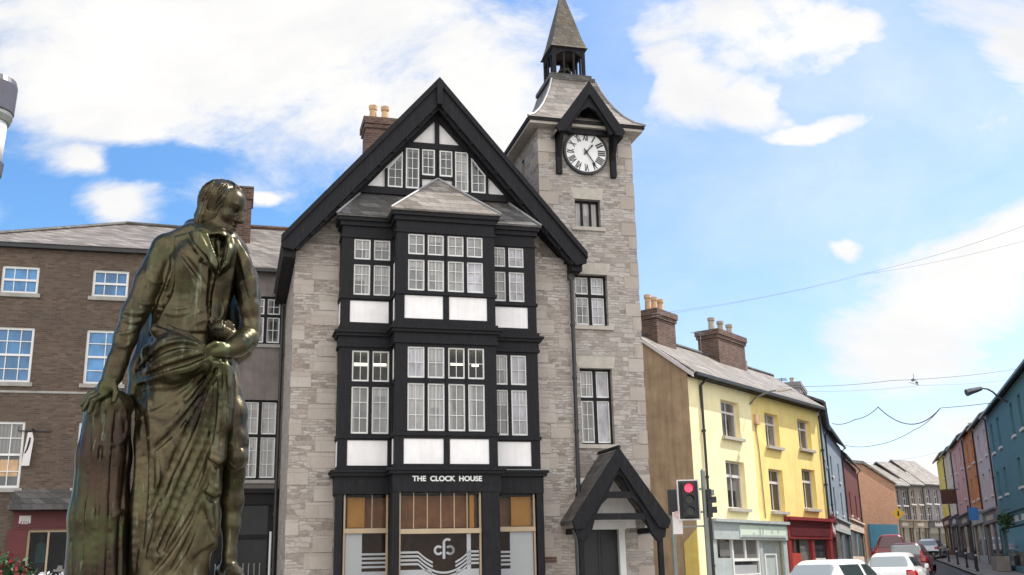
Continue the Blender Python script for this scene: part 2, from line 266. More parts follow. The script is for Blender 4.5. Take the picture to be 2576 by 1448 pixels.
# ------------------------------------------------------------------ mesh helpers
class MB:
    def __init__(s): s.v = []; s.f = []
    def add(s, vs, fs):
        b = len(s.v); s.v += [tuple(float(q) for q in p) for p in vs]; s.f += [tuple(b+i for i in f) for f in fs]; return s
    def box(s, x0, x1, y0, y1, z0, z1):
        if x0 > x1: x0, x1 = x1, x0
        if y0 > y1: y0, y1 = y1, y0
        if z0 > z1: z0, z1 = z1, z0
        return s.add([(x0, y0, z0), (x1, y0, z0), (x1, y1, z0), (x0, y1, z0), (x0, y0, z1), (x1, y0, z1), (x1, y1, z1), (x0, y1, z1)],
                     [(0, 3, 2, 1), (4, 5, 6, 7), (0, 1, 5, 4), (1, 2, 6, 5), (2, 3, 7, 6), (3, 0, 4, 7)])
    def prism(s, poly, y0, y1):          # polygon in xz, extruded along y
        n = len(poly); a = sum(poly[i][0]*poly[(i+1) % n][1]-poly[(i+1) % n][0]*poly[i][1] for i in range(n))
        if a < 0: poly = poly[::-1]
        return s.add([(x, y0, z) for x, z in poly]+[(x, y1, z) for x, z in poly],
                     [tuple(range(n)), tuple(range(2*n-1, n-1, -1))]+[(i, n+i, n+(i+1) % n, (i+1) % n) for i in range(n)])
    def prismx(s, poly, x0, x1):         # polygon in yz, extruded along x
        n = len(poly); a = sum(poly[i][0]*poly[(i+1) % n][1]-poly[(i+1) % n][0]*poly[i][1] for i in range(n))
        if a < 0: poly = poly[::-1]
        return s.add([(x0, y, z) for y, z in poly]+[(x1, y, z) for y, z in poly],
                     [tuple(range(n-1, -1, -1)), tuple(range(n, 2*n))]+[(i, (i+1) % n, n+(i+1) % n, n+i) for i in range(n)])
    def prismz(s, poly, z0, z1):
        n = len(poly); a = sum(poly[i][0]*poly[(i+1) % n][1]-poly[(i+1) % n][0]*poly[i][1] for i in range(n))
        if a < 0: poly = poly[::-1]
        return s.add([(x, y, z0) for x, y in poly]+[(x, y, z1) for x, y in poly],
                     [tuple(range(n-1, -1, -1)), tuple(range(n, 2*n))]+[(i, (i+1) % n, n+(i+1) % n, n+i) for i in range(n)])
    def beam(s, p, q, w, h):              # rectangular bar between two points (w horizontal-ish, h other)
        p = Vector(p); q = Vector(q); d = (q-p).normalized(); a = d.cross(Vector((0, 1, 0)))
        if a.length < 1e-3: a = d.cross(Vector((1, 0, 0)))
        a.normalize(); b = d.cross(a); a *= w/2; b *= h/2
        vs = [p-a-b, p+a-b, p+a+b, p-a+b, q-a-b, q+a-b, q+a+b, q-a+b]
        return s.add(vs, [(0, 1, 2, 3), (7, 6, 5, 4), (4, 5, 1, 0), (5, 6, 2, 1), (6, 7, 3, 2), (7, 4, 0, 3)])
    def tube(s, pts, r, n=8, r1=None):
        P = [Vector(p) for p in pts]; m = len(P); b0 = len(s.v)
        for i, p in enumerate(P):
            d = (P[min(i+1, m-1)]-P[max(i-1, 0)]).normalized(); a = d.cross(Vector((0, 0, 1)))
            if a.length < .05: a = d.cross(Vector((1, 0, 0)))
            a.normalize(); b = d.cross(a); rr = r if r1 is None else r+(r1-r)*i/(m-1)
            for k in range(n):
                an = 2*pi*k/n; s.v.append(tuple(p+a*cos(an)*rr+b*sin(an)*rr))
        for i in range(m-1):
            for k in range(n):
                s.f.append((b0+i*n+k, b0+i*n+(k+1) % n, b0+(i+1)*n+(k+1) % n, b0+(i+1)*n+k))
        s.f.append(tuple(b0+k for k in range(n-1, -1, -1))); s.f.append(tuple(b0+(m-1)*n+k for k in range(n))); return s
    def lathe(s, prof, c=(0, 0, 0), n=20):
        b0 = len(s.v); m = len(prof)
        for r, z in prof:
            for k in range(n): s.v.append((c[0]+r*cos(2*pi*k/n), c[1]+r*sin(2*pi*k/n), c[2]+z))
        for i in range(m-1):
            for k in range(n): s.f.append((b0+i*n+k, b0+i*n+(k+1) % n, b0+(i+1)*n+(k+1) % n, b0+(i+1)*n+k))
        s.f.append(tuple(b0+k for k in range(n-1, -1, -1))); s.f.append(tuple(b0+(m-1)*n+k for k in range(n))); return s
    def holed(s, x0, x1, z0, z1, y0, y1, holes):     # wall slab with rectangular openings
        xs = sorted({x0, x1} | {h[i] for h in holes for i in (0, 1) if x0 < h[i] < x1}); 
        for a, b in zip(xs, xs[1:]):
            cut = sorted((max(h[2], z0), min(h[3], z1)) for h in holes if h[0] < b-1e-6 and h[1] > a+1e-6 and h[3] > z0 and h[2] < z1)
            z = z0
            for c, d in cut:
                if c > z+1e-6: s.box(a, b, y0, y1, z, c)
                z = max(z, d)
            if z < z1-1e-6: s.box(a, b, y0, y1, z, z1)
        return s
    def ring(s, cx, cz, r0_, r1_, y0, y1, a0=0, a1=360, n=40):
        P = [(cx+r1_*cos(radians(a0+(a1-a0)*i/n)), cz+r1_*sin(radians(a0+(a1-a0)*i/n)), cx+r0_*cos(radians(a0+(a1-a0)*i/n)), cz+r0_*sin(radians(a0+(a1-a0)*i/n))) for i in range(n+1)]
        for p, q in zip(P, P[1:]): s.prism([(p[0], p[1]), (q[0], q[1]), (q[2], q[3]), (p[2], p[3])], y0, y1)
        return s
    def build(s, name, m, parent=None, smooth=False, bevel=0.):
        me = bpy.data.meshes.new(name); me.from_pydata(s.v, [], s.f)
        if bevel or smooth:
            bm = bmesh.new(); bm.from_mesh(me)
            if bevel: bmesh.ops.bevel(bm, geom=[e for e in bm.edges if e.is_manifold and e.calc_face_angle(0) > .6], offset=bevel, segments=2, affect='EDGES', profile=.6)
            bm.to_mesh(me); bm.free()
        me.materials.append(MAT[m] if isinstance(m, str) else m)
        if smooth: me.polygons.foreach_set('use_smooth', [True]*len(me.polygons))
        o = bpy.data.objects.new(name, me); COL.objects.link(o)
        if parent is not None: o.parent = parent
        return o
def merge(dst, src):
    "join src into dst as one mesh, keeping its material"
    bm = bmesh.new(); bm.from_mesh(dst.data); n = len(dst.data.materials); k = len(bm.faces); bm.from_mesh(src.data); bm.faces.ensure_lookup_table()
    for f in bm.faces[k:]: f.material_index += n
    bm.to_mesh(dst.data); bm.free()
    for m in src.data.materials: dst.data.materials.append(m)
    me = src.data; bpy.data.objects.remove(src); bpy.data.meshes.remove(me)
def tag(o, label=None, cat=None, group=None, kind=None):
    if label: o['label'] = label
    if cat: o['category'] = cat
    if group: o['group'] = group
    if kind: o['kind'] = kind
    return o
def thing(name, label, cat, loc=(0, 0, 0), rz=0., group=None):
    o = bpy.data.objects.new(name, None); o.empty_display_size = .3; COL.objects.link(o); o.location = tuple(float(v) for v in loc); o.rotation_euler = (0, 0, rz)
    return tag(o, label, cat, group)
def copy_tree(o, parent=None):
    c = o.copy(); COL.objects.link(c)
    if parent is not None: c.parent = parent
    for ch in o.children: copy_tree(ch, c)
    return c
def text_geo(txt, size, sx=1., bold=0.):
    cu = bpy.data.curves.new('t', 'FONT'); cu.body = txt; cu.size = size; cu.offset = bold; cu.align_x = 'CENTER'; cu.align_y = 'CENTER'
    o = bpy.data.objects.new('t', cu); COL.objects.link(o); dg = bpy.context.evaluated_depsgraph_get()
    me = bpy.data.meshes.new_from_object(o.evaluated_get(dg)); vs = [(v.co.x*sx, v.co.y) for v in me.vertices]; fs = [tuple(p.vertices) for p in me.polygons]
    bpy.data.objects.remove(o); bpy.data.meshes.remove(me); bpy.data.curves.remove(cu); return vs, fs
def text_on(mb, txt, cx, cz, y, size, width=None, bold=0., rot=0.):
    vs, fs = text_geo(txt, size, 1., bold)
    if width:
        w = max(v[0] for v in vs)-min(v[0] for v in vs); k = width/w; vs = [(a*k, b) for a, b in vs]
    c, s = cos(rot), sin(rot); mb.add([(cx+a*c-b*s, y, cz+a*s+b*c) for a, b in vs], fs)
def lights(parent, x0, x1, z0, z1, y, cols, rows, frame='paint_white', pane='pane_grey', fw_=.035, bar=.016, d=.05):
    "one glazed light: frame with glazing bars and a pane, facing -y at plane y"
    w = MB(); w.box(x0, x0+fw_, y, y+d, z0, z1).box(x1-fw_, x1, y, y+d, z0, z1).box(x0+fw_, x1-fw_, y, y+d, z0, z0+fw_*1.3).box(x0+fw_, x1-fw_, y, y+d, z1-fw_, z1)
    o = w.build('window', frame, parent)
    b = MB()
    for i in range(1, cols):
        x = x0+(x1-x0)*i/cols; b.box(x-bar/2, x+bar/2, y+.012, y+.03, z0+fw_, z1-fw_)
    for j in range(1, rows):
        z = z0+(z1-z0)*j/rows; b.box(x0+fw_, x1-fw_, y+.010, y+.032, z-bar/2, z+bar/2)
    if b.v: b.build('glazing_bar', frame, o)
    MB().box(x0+fw_*.5, x1-fw_*.5, y+.034, y+.044, z0+fw_*.5, z1-fw_*.5).build('pane', pane, o); return o
def sash(parent, x0, x1, z0, z1, y, cols, rows, frame='paint_white', pane='pane_painted_sky', fw_=.07, bar=.024, meet=True, arch=0., sill=None, sd=.1):
    w = MB(); d = .07; w.box(x0, x0+fw_, y, y+d, z0, z1).box(x1-fw_, x1, y, y+d, z0, z1).box(x0+fw_, x1-fw_, y, y+d, z0, z0+fw_).box(x0+fw_, x1-fw_, y, y+d, z1-fw_, z1)
    if meet: w.box(x0+fw_, x1-fw_, y-.01, y+d-.02, (z0+z1)/2-.03, (z0+z1)/2+.03)
    if arch:
        xm = (x0+x1)/2; n = 8; top = [(x0+(x1-x0)*i/n, z1+arch*(1-((2*i/n-1)**2))) for i in range(n+1)]
        w.prism([(x0, z1)]+top[1:-1]+[(x1, z1)], y, y+d)
    o = w.build('window', frame, parent); b = MB()
    for i in range(1, cols):
        x = x0+(x1-x0)*i/cols; b.box(x-bar/2, x+bar/2, y+.014, y+.04, z0+fw_, z1-fw_)
    for j in range(1, rows):
        if meet and j*2 == rows: continue
        z = z0+(z1-z0)*j/rows; b.box(x0+fw_, x1-fw_, y+.012, y+.042, z-bar/2, z+bar/2)
    if b.v: b.build('glazing_bar', frame, o)
    MB().box(x0+.02, x1-.02, y+.045, y+.055, z0+.02, z1-.02).build('pane', pane, o)
    if sill: MB().box(x0-.08, x1+.08, y-sd-.06, y+.02, z0-.11, z0-.002).build('sill', sill, o)
    return o
def chimney(parent, x0, x1, y0, y1, z0, z1, m, pots, potm='terracotta', ph=.55, pr=.11, cap=.09):
    c = MB().box(x0, x1, y0, y1, z0, z1-.35).box(x0-.05, x1+.05, y0-.05, y1+.05, z1-.35, z1-.22).box(x0-cap, x1+cap, y0-cap, y1+cap, z1-.22, z1)
    o = c.build('chimney', m, parent)
    for i in range(pots):
        t = (i+.5)/pots; cx, cy = (x0+(x1-x0)*t, (y0+y1)/2) if (x1-x0) >= (y1-y0) else ((x0+x1)/2, y0+(y1-y0)*t)
        MB().lathe([(pr*1.15, -.02), (pr, .06), (pr*.88, ph*.75), (pr*1.12, ph*.8), (pr*1.15, ph), (pr*.8, ph), (pr*.8, ph-.1)], (cx, cy, z1), 12).build('chimney_pot', potm, o, smooth=False)
    return o
def gutterpipe(parent, pts, r=.045, m='gutter_black', name='downpipe'):
    mb = MB().tube(pts, r, 10); P = [Vector(p) for p in pts]
    for a, b in zip(P, P[1:]):
        L = (b-a).length
        if L > 2:
            for k in range(1, int(L/1.8)+1):
                q = a+(b-a)*(k/(int(L/1.8)+1)); mb.lathe([(r*1.35, -.04), (r*1.35, .04)], q, 10)
    return mb.build(name, m, parent)
# ================================================================== THE CLOCK HOUSE
_p = at_dist(1112, 1000, 27.); K = Fr(_p, 15)
KR = radians(15)
def clock_house():
    H = thing('clock_house', 'half-timbered stone house with big black gable and black bay windows, clock tower at its right', 'building', K.o, KR)
    xl, xr = -3.87, 3.55; ax = -.15
    # stone walls
    w = MB(); w.holed(xl, xr, 0, 9.92, 0, .5, [(-2.6, 2.3, 0, 9.92)])
    w.box(xl, xl+.5, .5, 9, 0, 9.7).box(xr-.5, xr, .5, 9, 0, 9.7).box(xl+.5, xr-.5, 8.5, 9, 0, 9.7)
    w.prism([(xl, 9.921), (xr, 9.921), (ax+.05, 14.15), (ax-.05, 14.15)], .14, .42)
    sw = w.build('stone_wall', 'rubble', H)
    q = MB()
    for i in range(24):
        z = .05+i*.405; L = .5 if i % 2 else .3
        if z+.36 < 9.7 and i % 3 == 0:
            q.box(xl-.012, xl+L, -.014, .3, z+.01, z+.385)
            if i % 2 == 0: q.box(xr-.32-.3*(i % 4 == 0), xr+.006, -.013, .3, z+.01, z+.385)
        for xx, sg in ((-2.74, -1), (2.44, 1)):
            if (i*7) % 3 != 0 and z < 9.3: q.box(xx, xx+sg*(.28+.2*((i*5) % 3)), -.010, .2, z+.01, z+.385)
    merge(sw, q.build('quoins', 'ashlar', H))
    # roof
    E0, AZ = 9.93, 14.66; sl_ = (AZ-E0)/4.02; hw = 4.05
    r = MB()
    for sg in (-1, 1):
        x1 = ax+sg*hw; z1 = AZ-sl_*hw
        r.prism([(ax, AZ-.02), (x1, z1-.02), (x1, z1-.24), (ax, AZ-.36)], -.42, 9.3)
    r.build('roof', 'slate_dark', H)
    b = MB()
    for sg in (-1, 1):      # bargeboards with sprocketed foot and a moulded top edge
        x1 = ax+sg*(hw+.06); z1 = AZ-sl_*(hw+.06)
        b.prism([(ax, AZ+.06), (x1, z1+.06), (x1-sg*.02, z1-.18), (x1-sg*.32, z1-.24), (ax, AZ-.66)], -.55, -.46)
        b.prism([(ax, AZ+.12), (x1, z1+.12), (x1, z1-.06), (ax, AZ-.08)], -.62, -.44)
        b.prism([(ax, AZ-.5), (x1-sg*.3, z1-.1), (x1-sg*.42, z1-.24), (ax, AZ-.78)], -.44, -.36)
        # rafter feet / dentils under the verge
        for k in range(11):
            t = (k+.6)/11.6; xx = ax+sg*hw*t; zz = AZ-sl_*hw*t
            b.beam((xx, -.46, zz-.5), (xx, .0, zz-.5), .12, .2)
            b.prism([(xx-.09, zz-.52), (xx+.09, zz-.52), (xx+.03, zz-.7), (xx-.03, zz-.7)], -.5, -.38)
        # wall-plate rafter on the wall face
        b.prism([(ax, AZ-.42), (x1-sg*.4, AZ-.42-sl_*(hw-.34)), (x1-sg*.56, AZ-.42-sl_*(hw-.34)), (ax, AZ-.93)], -.16, .1)
    b.prism([(ax-.09, AZ+.02), (ax+.09, AZ+.02), (ax+.07, AZ-.7), (ax-.07, AZ-.7)], -.645, -.42)
    b.build('bargeboard', 'timber_black', H)
    MB().box(-4.2, xl-.005, -.4, 9, 9.42, 9.66).build('soffit', 'timber_black', H)
    MB().box(xr+.005, 3.86, -.4, .3, 9.46, 9.68).build('soffit', 'timber_black', H)
    g = MB().tube([(-4.2, -.4, 9.74), (-4.2, 4.4, 9.74)], .06, 8); g.build('gutter', 'gutter_black', H)
    # gable half-timbering
    c = -.13
    MB().prism([(c-2.45, 11.3), (c+2.45, 11.3), (c+.02, 14.15), (c-.02, 14.15)], -.035, .13).build('gable_plaster', 'plaster_white', H)
    t = MB(); y0, y1 = -.12, -.036
    t.box(c-.06, c+.06, y0, y1, 13.0, 14.1); t.box(c-.95, c+.95, y0-.01, y1, 12.82, 12.99); t.box(c-2.2, c+2.2, y0-.012, y1, 11.42, 11.62)
    for sg in (-1, 1):
        for xx, za, zb in ((.02, 11.62, 12.82), (.46, 11.62, 12.82), (.91, 11.62, 12.82), (1.40, 11.62, 12.16)):
            t.box(c+sg*xx-.035, c+sg*xx+.035, y0, y1, za, zb)
        t.box(c+sg*.06, c+sg*.44, y0+.004, y1, 11.96, 12.04)
        t.prism([(c+sg*1.92, 11.62), (c+sg*2.1, 11.62), (c+sg*.98, 12.94), (c+sg*.86, 12.86)], y0+.002, y1)
    t.build('gable_timber', 'timber_black', H)
    for sg in (-1, 1):
        a, b_ = sorted((c+sg*.065, c+sg*.43)); lights(H, a, b_, 12.05, 12.81, -.1, 2, 3, pane='pane_dark')
        a, b_ = sorted((c+sg*.50, c+sg*.87)); lights(H, a, b_, 11.64, 12.81, -.1, 2, 4, pane='pane_dark' if sg < 0 else 'pane_grey')
        # raking lights beside
        xa, xb = c+sg*.955, c+sg*1.36; f = MB(); zi, zo = 12.66, 12.14
        f.prism([(xa, 11.64), (xa+sg*.035, 11.64), (xa+sg*.035, zi), (xa, zi+.03)], -.1, -.05).prism([(xb, 11.64), (xb-sg*.035, 11.64), (xb-sg*.035, zo+.04), (xb, zo)], -.1, -.05)
        f.prism([(xa, zi-.02), (xb, zo-.03), (xb, zo+.015), (xa, zi+.03)], -.101, -.05).prism([(xa, 11.64), (xb, 11.64), (xb, 11.68), (xa, 11.68)], -.101, -.05)
        o = f.build('window', 'paint_white', H)
        gb = MB(); xm = (xa+xb)/2; gb.box(xm-.008, xm+.008, -.09, -.066, 11.66, 12.38)
        for zz in (11.92, 12.16): gb.box(min(xa, xb)+.03, max(xa, xb)-.03, -.088, -.068, zz-.008, zz+.008)
        gb.build('glazing_bar', 'paint_white', o)
        MB().prism([(xa, 11.65), (xb, 11.65), (xb, zo), (xa, zi)], -.066, -.05).build('pane', 'pane_dark', o)
    # ---- bay
    bc = -.135; yC, yS = -1.3, -.6; CW = 1.285; SW = 2.585; WL = .425
    cl = [bc+o for o in (-.985, -.475, .035+.005, .545)]; cl = [bc-.98, bc-.475, bc+.045, bc+.55]
    lz = [(4.9, 6.08, 3), (6.21, 7.0, 2), (8.45, 9.27, 3), (9.4, 9.95, 2)]
    holesC = [(x, x+WL, a, b_) for x in cl for a, b_, _ in lz]+[(-1.2, -.215, 4.1, 4.71), (-.06, .93, 4.1, 4.71), (-1.2, -.215, 7.72, 8.32), (-.06, .93, 7.72, 8.32)]
    bay = MB(); bay.holed(bc-CW, bc+CW, 3.43, 10.5, yC, yC+.12, holesC)
    sideX = [(-2.41, -1.985), (-1.9, -1.475), (1.2, 1.625), (1.71, 2.135)]
    holesS = [(a, b_, p, q_) for a, b_ in sideX for p, q_, _ in lz]+[(-2.49, -1.5, 4.12, 4.74), (-2.49, -1.5, 7.73, 8.3), (1.3, 2.21, 4.12, 4.74), (1.3, 2.21, 7.73, 8.3)]
    bay.holed(bc-SW, bc-CW, 3.43, 10.5, yS, yS+.12, holesS).holed(bc+CW, bc+SW, 3.43, 10.5, yS, yS+.12, holesS)
    # returns (with their own glazing slots on the left cheek)
    for x, sg in ((bc-CW, 1), (bc+CW, -1)):
        a, b_ = sorted((x, x+sg*.1))
        for za, zb in ((3.43, 4.12), (4.74, 4.92), (6.1, 6.2), (7.0, 7.73), (8.3, 8.5), (9.25, 9.4), (9.95, 10.5)): bay.box(a, b_, yC+.12, yS, za, zb)
        bay.box(a, b_, yC+.12, yC+.26, 3.43, 10.5).box(a, b_, yS-.2, yS, 3.43, 10.5)
    for x, sg in ((bc-SW, 1), (bc+SW, -1)):
        a, b_ = sorted((x, x+sg*.1)); bay.box(a, b_, yS+.12, .05, 4.74, 7.73).box(a, b_, yS+.12, .05, 3.43, 4.12).box(a, b_, yS+.12, .05, 8.3, 10.5).box(a, b_, yS+.12, yS+.2, 4.12, 4.74).box(a, b_, yS+.12, yS+.2, 7.73, 8.3)
    bay.box(bc-SW, bc+SW, .0, .12, 10.35, 10.5)
    bay.build('bay_window', 'timber_black', H)
    # mouldings
    m = MB()
    def course(z0, z1, p):
        m.box(bc-CW-p, bc+CW+p, yC-p, yC-.002, z0, z1); m.box(bc-CW-p, bc-CW-.002, yC-.002, yS-p, z0, z1).box(bc+CW+.002, bc+CW+p, yC-.002, yS-p, z0, z1)
        m.box(bc-SW-p, bc-CW-.002-p, yS-p, yS-.002, z0, z1).box(bc+CW+p+.002, bc+SW+p, yS-p, yS-.002, z0, z1)
        m.box(bc-SW-p, bc-SW-.002, yS-.002, .0, z0, z1).box(bc+SW+.002, bc+SW+p, yS-.002, .0, z0, z1)
    for a, b_, p in ((3.43, 3.86, .05), (3.86, 3.94, .13), (3.94, 4.0, .17), (7.08, 7.16, .05), (7.16, 7.36, .03), (7.36, 7.44, .10), (7.44, 7.50, .15), (7.50, 7.6, .05), (4.78, 4.87, .035), (8.34, 8.42, .035), (9.98, 10.04, .03), (10.3, 10.42, .06), (10.42, 10.52, .12)): course(a, b_, p)
    for x in cl[1:]:      # slim mullion fillets
        for za, zb in ((4.9, 7.0), (8.45, 9.95)): m.box(x-.06, x-.02, yC-.025, yC-.002, za, zb)
    m.build('cornice', 'timber_black', H)
    ft = MB().box(bc+.9, bc+SW+.2, yS-.2, yS-.05, 4.004, 4.02); ft.build('lead_flashing', 'lead', H)
    # panels
    for a, b_, p, q_, y in ((-1.2, -.215, 4.1, 4.71, yC), (-.06, .93, 4.1, 4.71, yC), (-1.2, -.215, 7.72, 8.32, yC), (-.06, .93, 7.72, 8.32, yC), (-2.49, -1.5, 4.12, 4.74, yS), (-2.49, -1.5, 7.73, 8.3, yS), (1.3, 2.21, 4.12, 4.74, yS), (1.3, 2.21, 7.73, 8.3, yS)):
        MB().box(a, b_, y+.025, y+.1, p, q_).build('white_panel', 'plaster_white', H)
    for x in (bc-SW+.004, bc+SW-.1):
        for p, q_ in ((4.12, 4.74), (7.73, 8.3)): MB().box(x, x+.09, yS+.2, .04, p, q_).build('white_panel', 'plaster_white', H)
    for x in (bc-CW+.004,):
        for p, q_ in ((4.12, 4.74), (7.73, 8.3)): MB().box(x, x+.09, yC+.26, yS-.2, p, q_).build('white_panel', 'plaster_white', H)
        for p, q_ in ((6.22, 6.99), (8.52, 9.24)): MB().box(x, x+.06, yC+.27, yS-.21, p, q_).build('side_light', 'paint_white', H)
    lit = {(2, 1), (3, 1), ('s', 0, 1), ('s', 1, 1)}
    for i, x in enumerate(cl):
        for j, (a, b_, r_) in enumerate(lz): lights(H, x, x+WL, a, b_, yC+.03, 2, r_, pane='pane_clear' if (i, j) in lit else ('pane_lilac' if (i, j) in ((3, 2), (0, 1)) else 'pane_grey'))
    for i, (x, x2) in enumerate(sideX):
        for j, (a, b_, r_) in enumerate(lz): lights(H, x, x2, a, b_, yS+.03, 2, r_, pane='pane_clear' if ('s', i, j) in lit else ('pane_lilac' if i == 3 else 'pane_grey'))
    # rooms behind with strip lights
    MB().box(bc-SW+.12, bc+SW-.12, .9, 1.0, 3.5, 10.3).box(bc-SW+.12, bc+SW-.12, yS+.2, .9, 7.05, 7.15).box(bc-CW+.12, bc+CW-.12, yC+.2, yS+.2, 7.05, 7.15).build('room', 'interior', H)
    for x0, x1, y, z in ((-2.32, -1.5, -.25, 6.72), (.1, .58, -.7, 6.70), (.68, .85, -.6, 6.70)):
        MB().box(x0, x1, y, y+.06, z-.025, z+.025).build('strip_light', 'tube_light', H)
    # bay roofs
    def hip(x0, x1, ye, ze, xa0, xa1, ya, za, mat_, nm='bay_roof'):
        th = .05; vs = [(x0, ye, ze), (x1, ye, ze), (x1, .0, ze), (x0, .0, ze), (xa0, ya, za), (xa1, ya, za), (xa1, 0, za), (xa0, 0, za)]
        vs2 = [(x, y, z-th) for x, y, z in vs[:4]]
        MB().add(vs+vs2, [(0, 1, 5, 4), (1, 2, 6, 5), (3, 0, 4, 7), (4, 5, 6, 7), (0, 8, 9, 1), (1, 9, 10, 2), (3, 11, 8, 0), (8, 11, 10, 9)]).build(nm, mat_, H)
    hip(bc-SW-.16, bc+SW+.16, yS-.16, 10.57, bc-2.05, bc+1.98, -.02, 11.46, 'slate_dark')
    hip(bc-CW-.16, bc+CW+.16, yC-.16, 10.575, bc-.03, bc+.03, -.22, 11.9, 'slate')
    for p, q in (((bc-CW-.16, yC-.16, 10.585), (bc-.02, -.24, 11.91)), ((bc+CW+.16, yC-.16, 10.585), (bc+.02, -.24, 11.91)), ((bc-SW-.16, yS-.16, 10.58), (bc-2.05, -.03, 11.47)), ((bc+SW+.16, yS-.16, 10.58), (bc+1.98, -.03, 11.47))): MB().tube([p, q], .033, 6).build('hip_ridge', 'lead', H)
    # ---- shopfront
    sf = MB(); py = yC
    for x0, x1, y in ((bc-CW-.06, bc-CW+.12, yC-.03), (bc+CW-.42, bc+CW+.02, yC-.03), (bc-SW-.02, bc-SW+.14, yS-.03), (bc+SW-.14, bc+SW+.04, yS-.03)):
        sf.box(x0, x1, y, y+.3, 0, 3.43)
    sf.box(bc-CW, bc+CW, yC, yC+.15, 0, .5).box(bc-SW, bc-CW-.06, yS, yS+.15, 0, .5).box(bc+CW+.02, bc+SW, yS, yS+.15, 0, .5)
    sf.box(bc-CW-.02, bc-CW+.08, yC+.27, yS, 0, 3.43).box(bc+CW-.08, bc+CW, yC+.27, yS, 0, 3.43)
    sf.box(bc-SW, bc+SW, yS+.15, .0, 3.38, 3.43); sf.build('shopfront', 'timber_black', H)
    for xa, xb, y, zt, bars in ((-1.30, .715, yC, 2.45, (-.95, -.62, -.29, .04, .36)), (-2.54, -1.46, yS, 2.5, (-1.86,)), (1.18, 2.28, yS, 2.5, ())):
        tr = MB().box(xa, xb, y+.03, y+.14, zt, zt+.115).box(xa, xa+.045, y+.05, y+.13, .5, 3.42).box(xb-.045, xb, y+.05, y+.13, .5, 3.42)
        for x in bars: tr.box(x, x+.018, y+.06, y+.1, zt+.115, 3.42)
        tr.build('shop_frame', 'paint_cream', H)
    for x0, x1, y in ((-1.26, .67, yC+.105), (-2.48, -1.49, yS+.105), (1.23, 2.22, yS+.105)): MB().box(x0, x1, y, y+.01, .5, 3.42).build('pane', 'pane_shop', H)
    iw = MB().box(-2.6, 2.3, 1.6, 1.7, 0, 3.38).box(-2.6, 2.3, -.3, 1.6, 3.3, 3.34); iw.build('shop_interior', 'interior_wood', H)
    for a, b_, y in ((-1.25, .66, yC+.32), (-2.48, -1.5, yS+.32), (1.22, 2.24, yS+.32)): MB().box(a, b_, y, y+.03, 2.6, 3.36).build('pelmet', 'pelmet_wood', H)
    for a, b_, y, z in ((-2.44, -2.02, yS, 2.64), (1.68, 2.2, yS, 2.64), (.45, .56, yC, 2.58)): MB().box(a, b_, y+.16, y+.18, z, 3.36).build('amber_glow_panel', 'amber_glow_tan', H)  # added panels: the amber glow of the upper glass is put into their colour
    fr = MB(); y = yC+.098
    fr.box(-1.25, -.5, y, y+.004, .5, 1.62).box(.1, .66, y, y+.004, .5, 1.62).box(.36, .46, y, y+.004, 1.62, 2.44)
    def wave(xc, z, x): 
        d = abs(x-xc); R = .46+(2.06-z)*.0
        return z-.30*max(0., 1-(d/.62)**2)
    for k, z in enumerate((2.02, 1.93, 1.84, 1.75)):
        xs = np.linspace(-1.25, .66, 60); hz = .05
        for a, b_ in zip(xs, xs[1:]):
            if z > 1.9 and abs((a+b_)/2+.2) < .27: continue
            fr.add([(a, y, wave(-.2, z, a)-hz/2), (b_, y, wave(-.2, z, b_)-hz/2), (b_, y, wave(-.2, z, b_)+hz/2), (a, y, wave(-.2, z, a)+hz/2)], [(0, 1, 2, 3)])
    fr.box(-.5, .1, y, y+.004, .5, 1.32)
    fr.build('frosted_film', 'frost', H); y = yS+.098
    for a, b_, c_, d__ in ((-2.48, -2.08, -2.08, -1.5), (1.62, 2.22, 1.24, 1.62)):
        fr = MB().box(a, b_, y, y+.004, .5, 2.5).box(c_, d__, y, y+.004, .5, 1.6)
        for z in (1.68, 1.78, 1.88, 1.98): fr.box(c_, d__, y, y+.004, z, z+.05)
        fr.build('frosted_film', 'frost', H)
    lg = MB(); y = yC+.09; cx = -.2
    lg.ring(cx-.135, 2.06, .06, .115, y, y+.006, 40, 330); lg.ring(cx+.145, 2.06, .06, .115, y, y+.006, -30-180+60, 140, 40); lg.ring(cx+.145, 2.06, .06, .115, y, y+.006, -110, 130)
    lg.box(cx-.035, cx+.03, y-.002, y+.006, 1.86, 2.22); lg.ring(cx+.085, 2.22, .065, .12, y, y+.006, 45, 180)
    lg.build('logo', 'frost', H)
    tx = MB(); text_on(tx, 'THE  CLOCK  HOUSE', -.135, 3.735, yC-.056, .17, 1.72, .006); tx.build('lettering', 'paint_white', H)
    # pipes, plaque, chimney
    gutterpipe(H, [(3.72, -.36, 9.6), (3.62, -.12, 9.45), (3.62, -.08, 2.2), (3.62, -.08, .1)], .055)
    MB().box(3.54, 3.70, -.16, .0, 9.28, 9.44).build('hopper', 'gutter_black', H)
    gutterpipe(H, [(-3.97, 4.3, 9.3), (-3.97, 4.3, .2)], .05)
    MB().box(2.66, 2.98, -.03, -.002, 1.72, 1.87).build('plaque', 'brick_red', H)
    chimney(H, -1.66, -.5, 3.7, 4.6, 11, 15.35, 'brick_red', 0)
    ch = H.children[-1]
    for x in (-1.42, -1.04): MB().lathe([(.14, 0), (.12, .1), (.10, .34), (.13, .38), (.14, .5), (.1, .5)], (x, 3.95, 15.35), 12).build('chimney_pot', 'terracotta', ch)
    return H
clock_house()
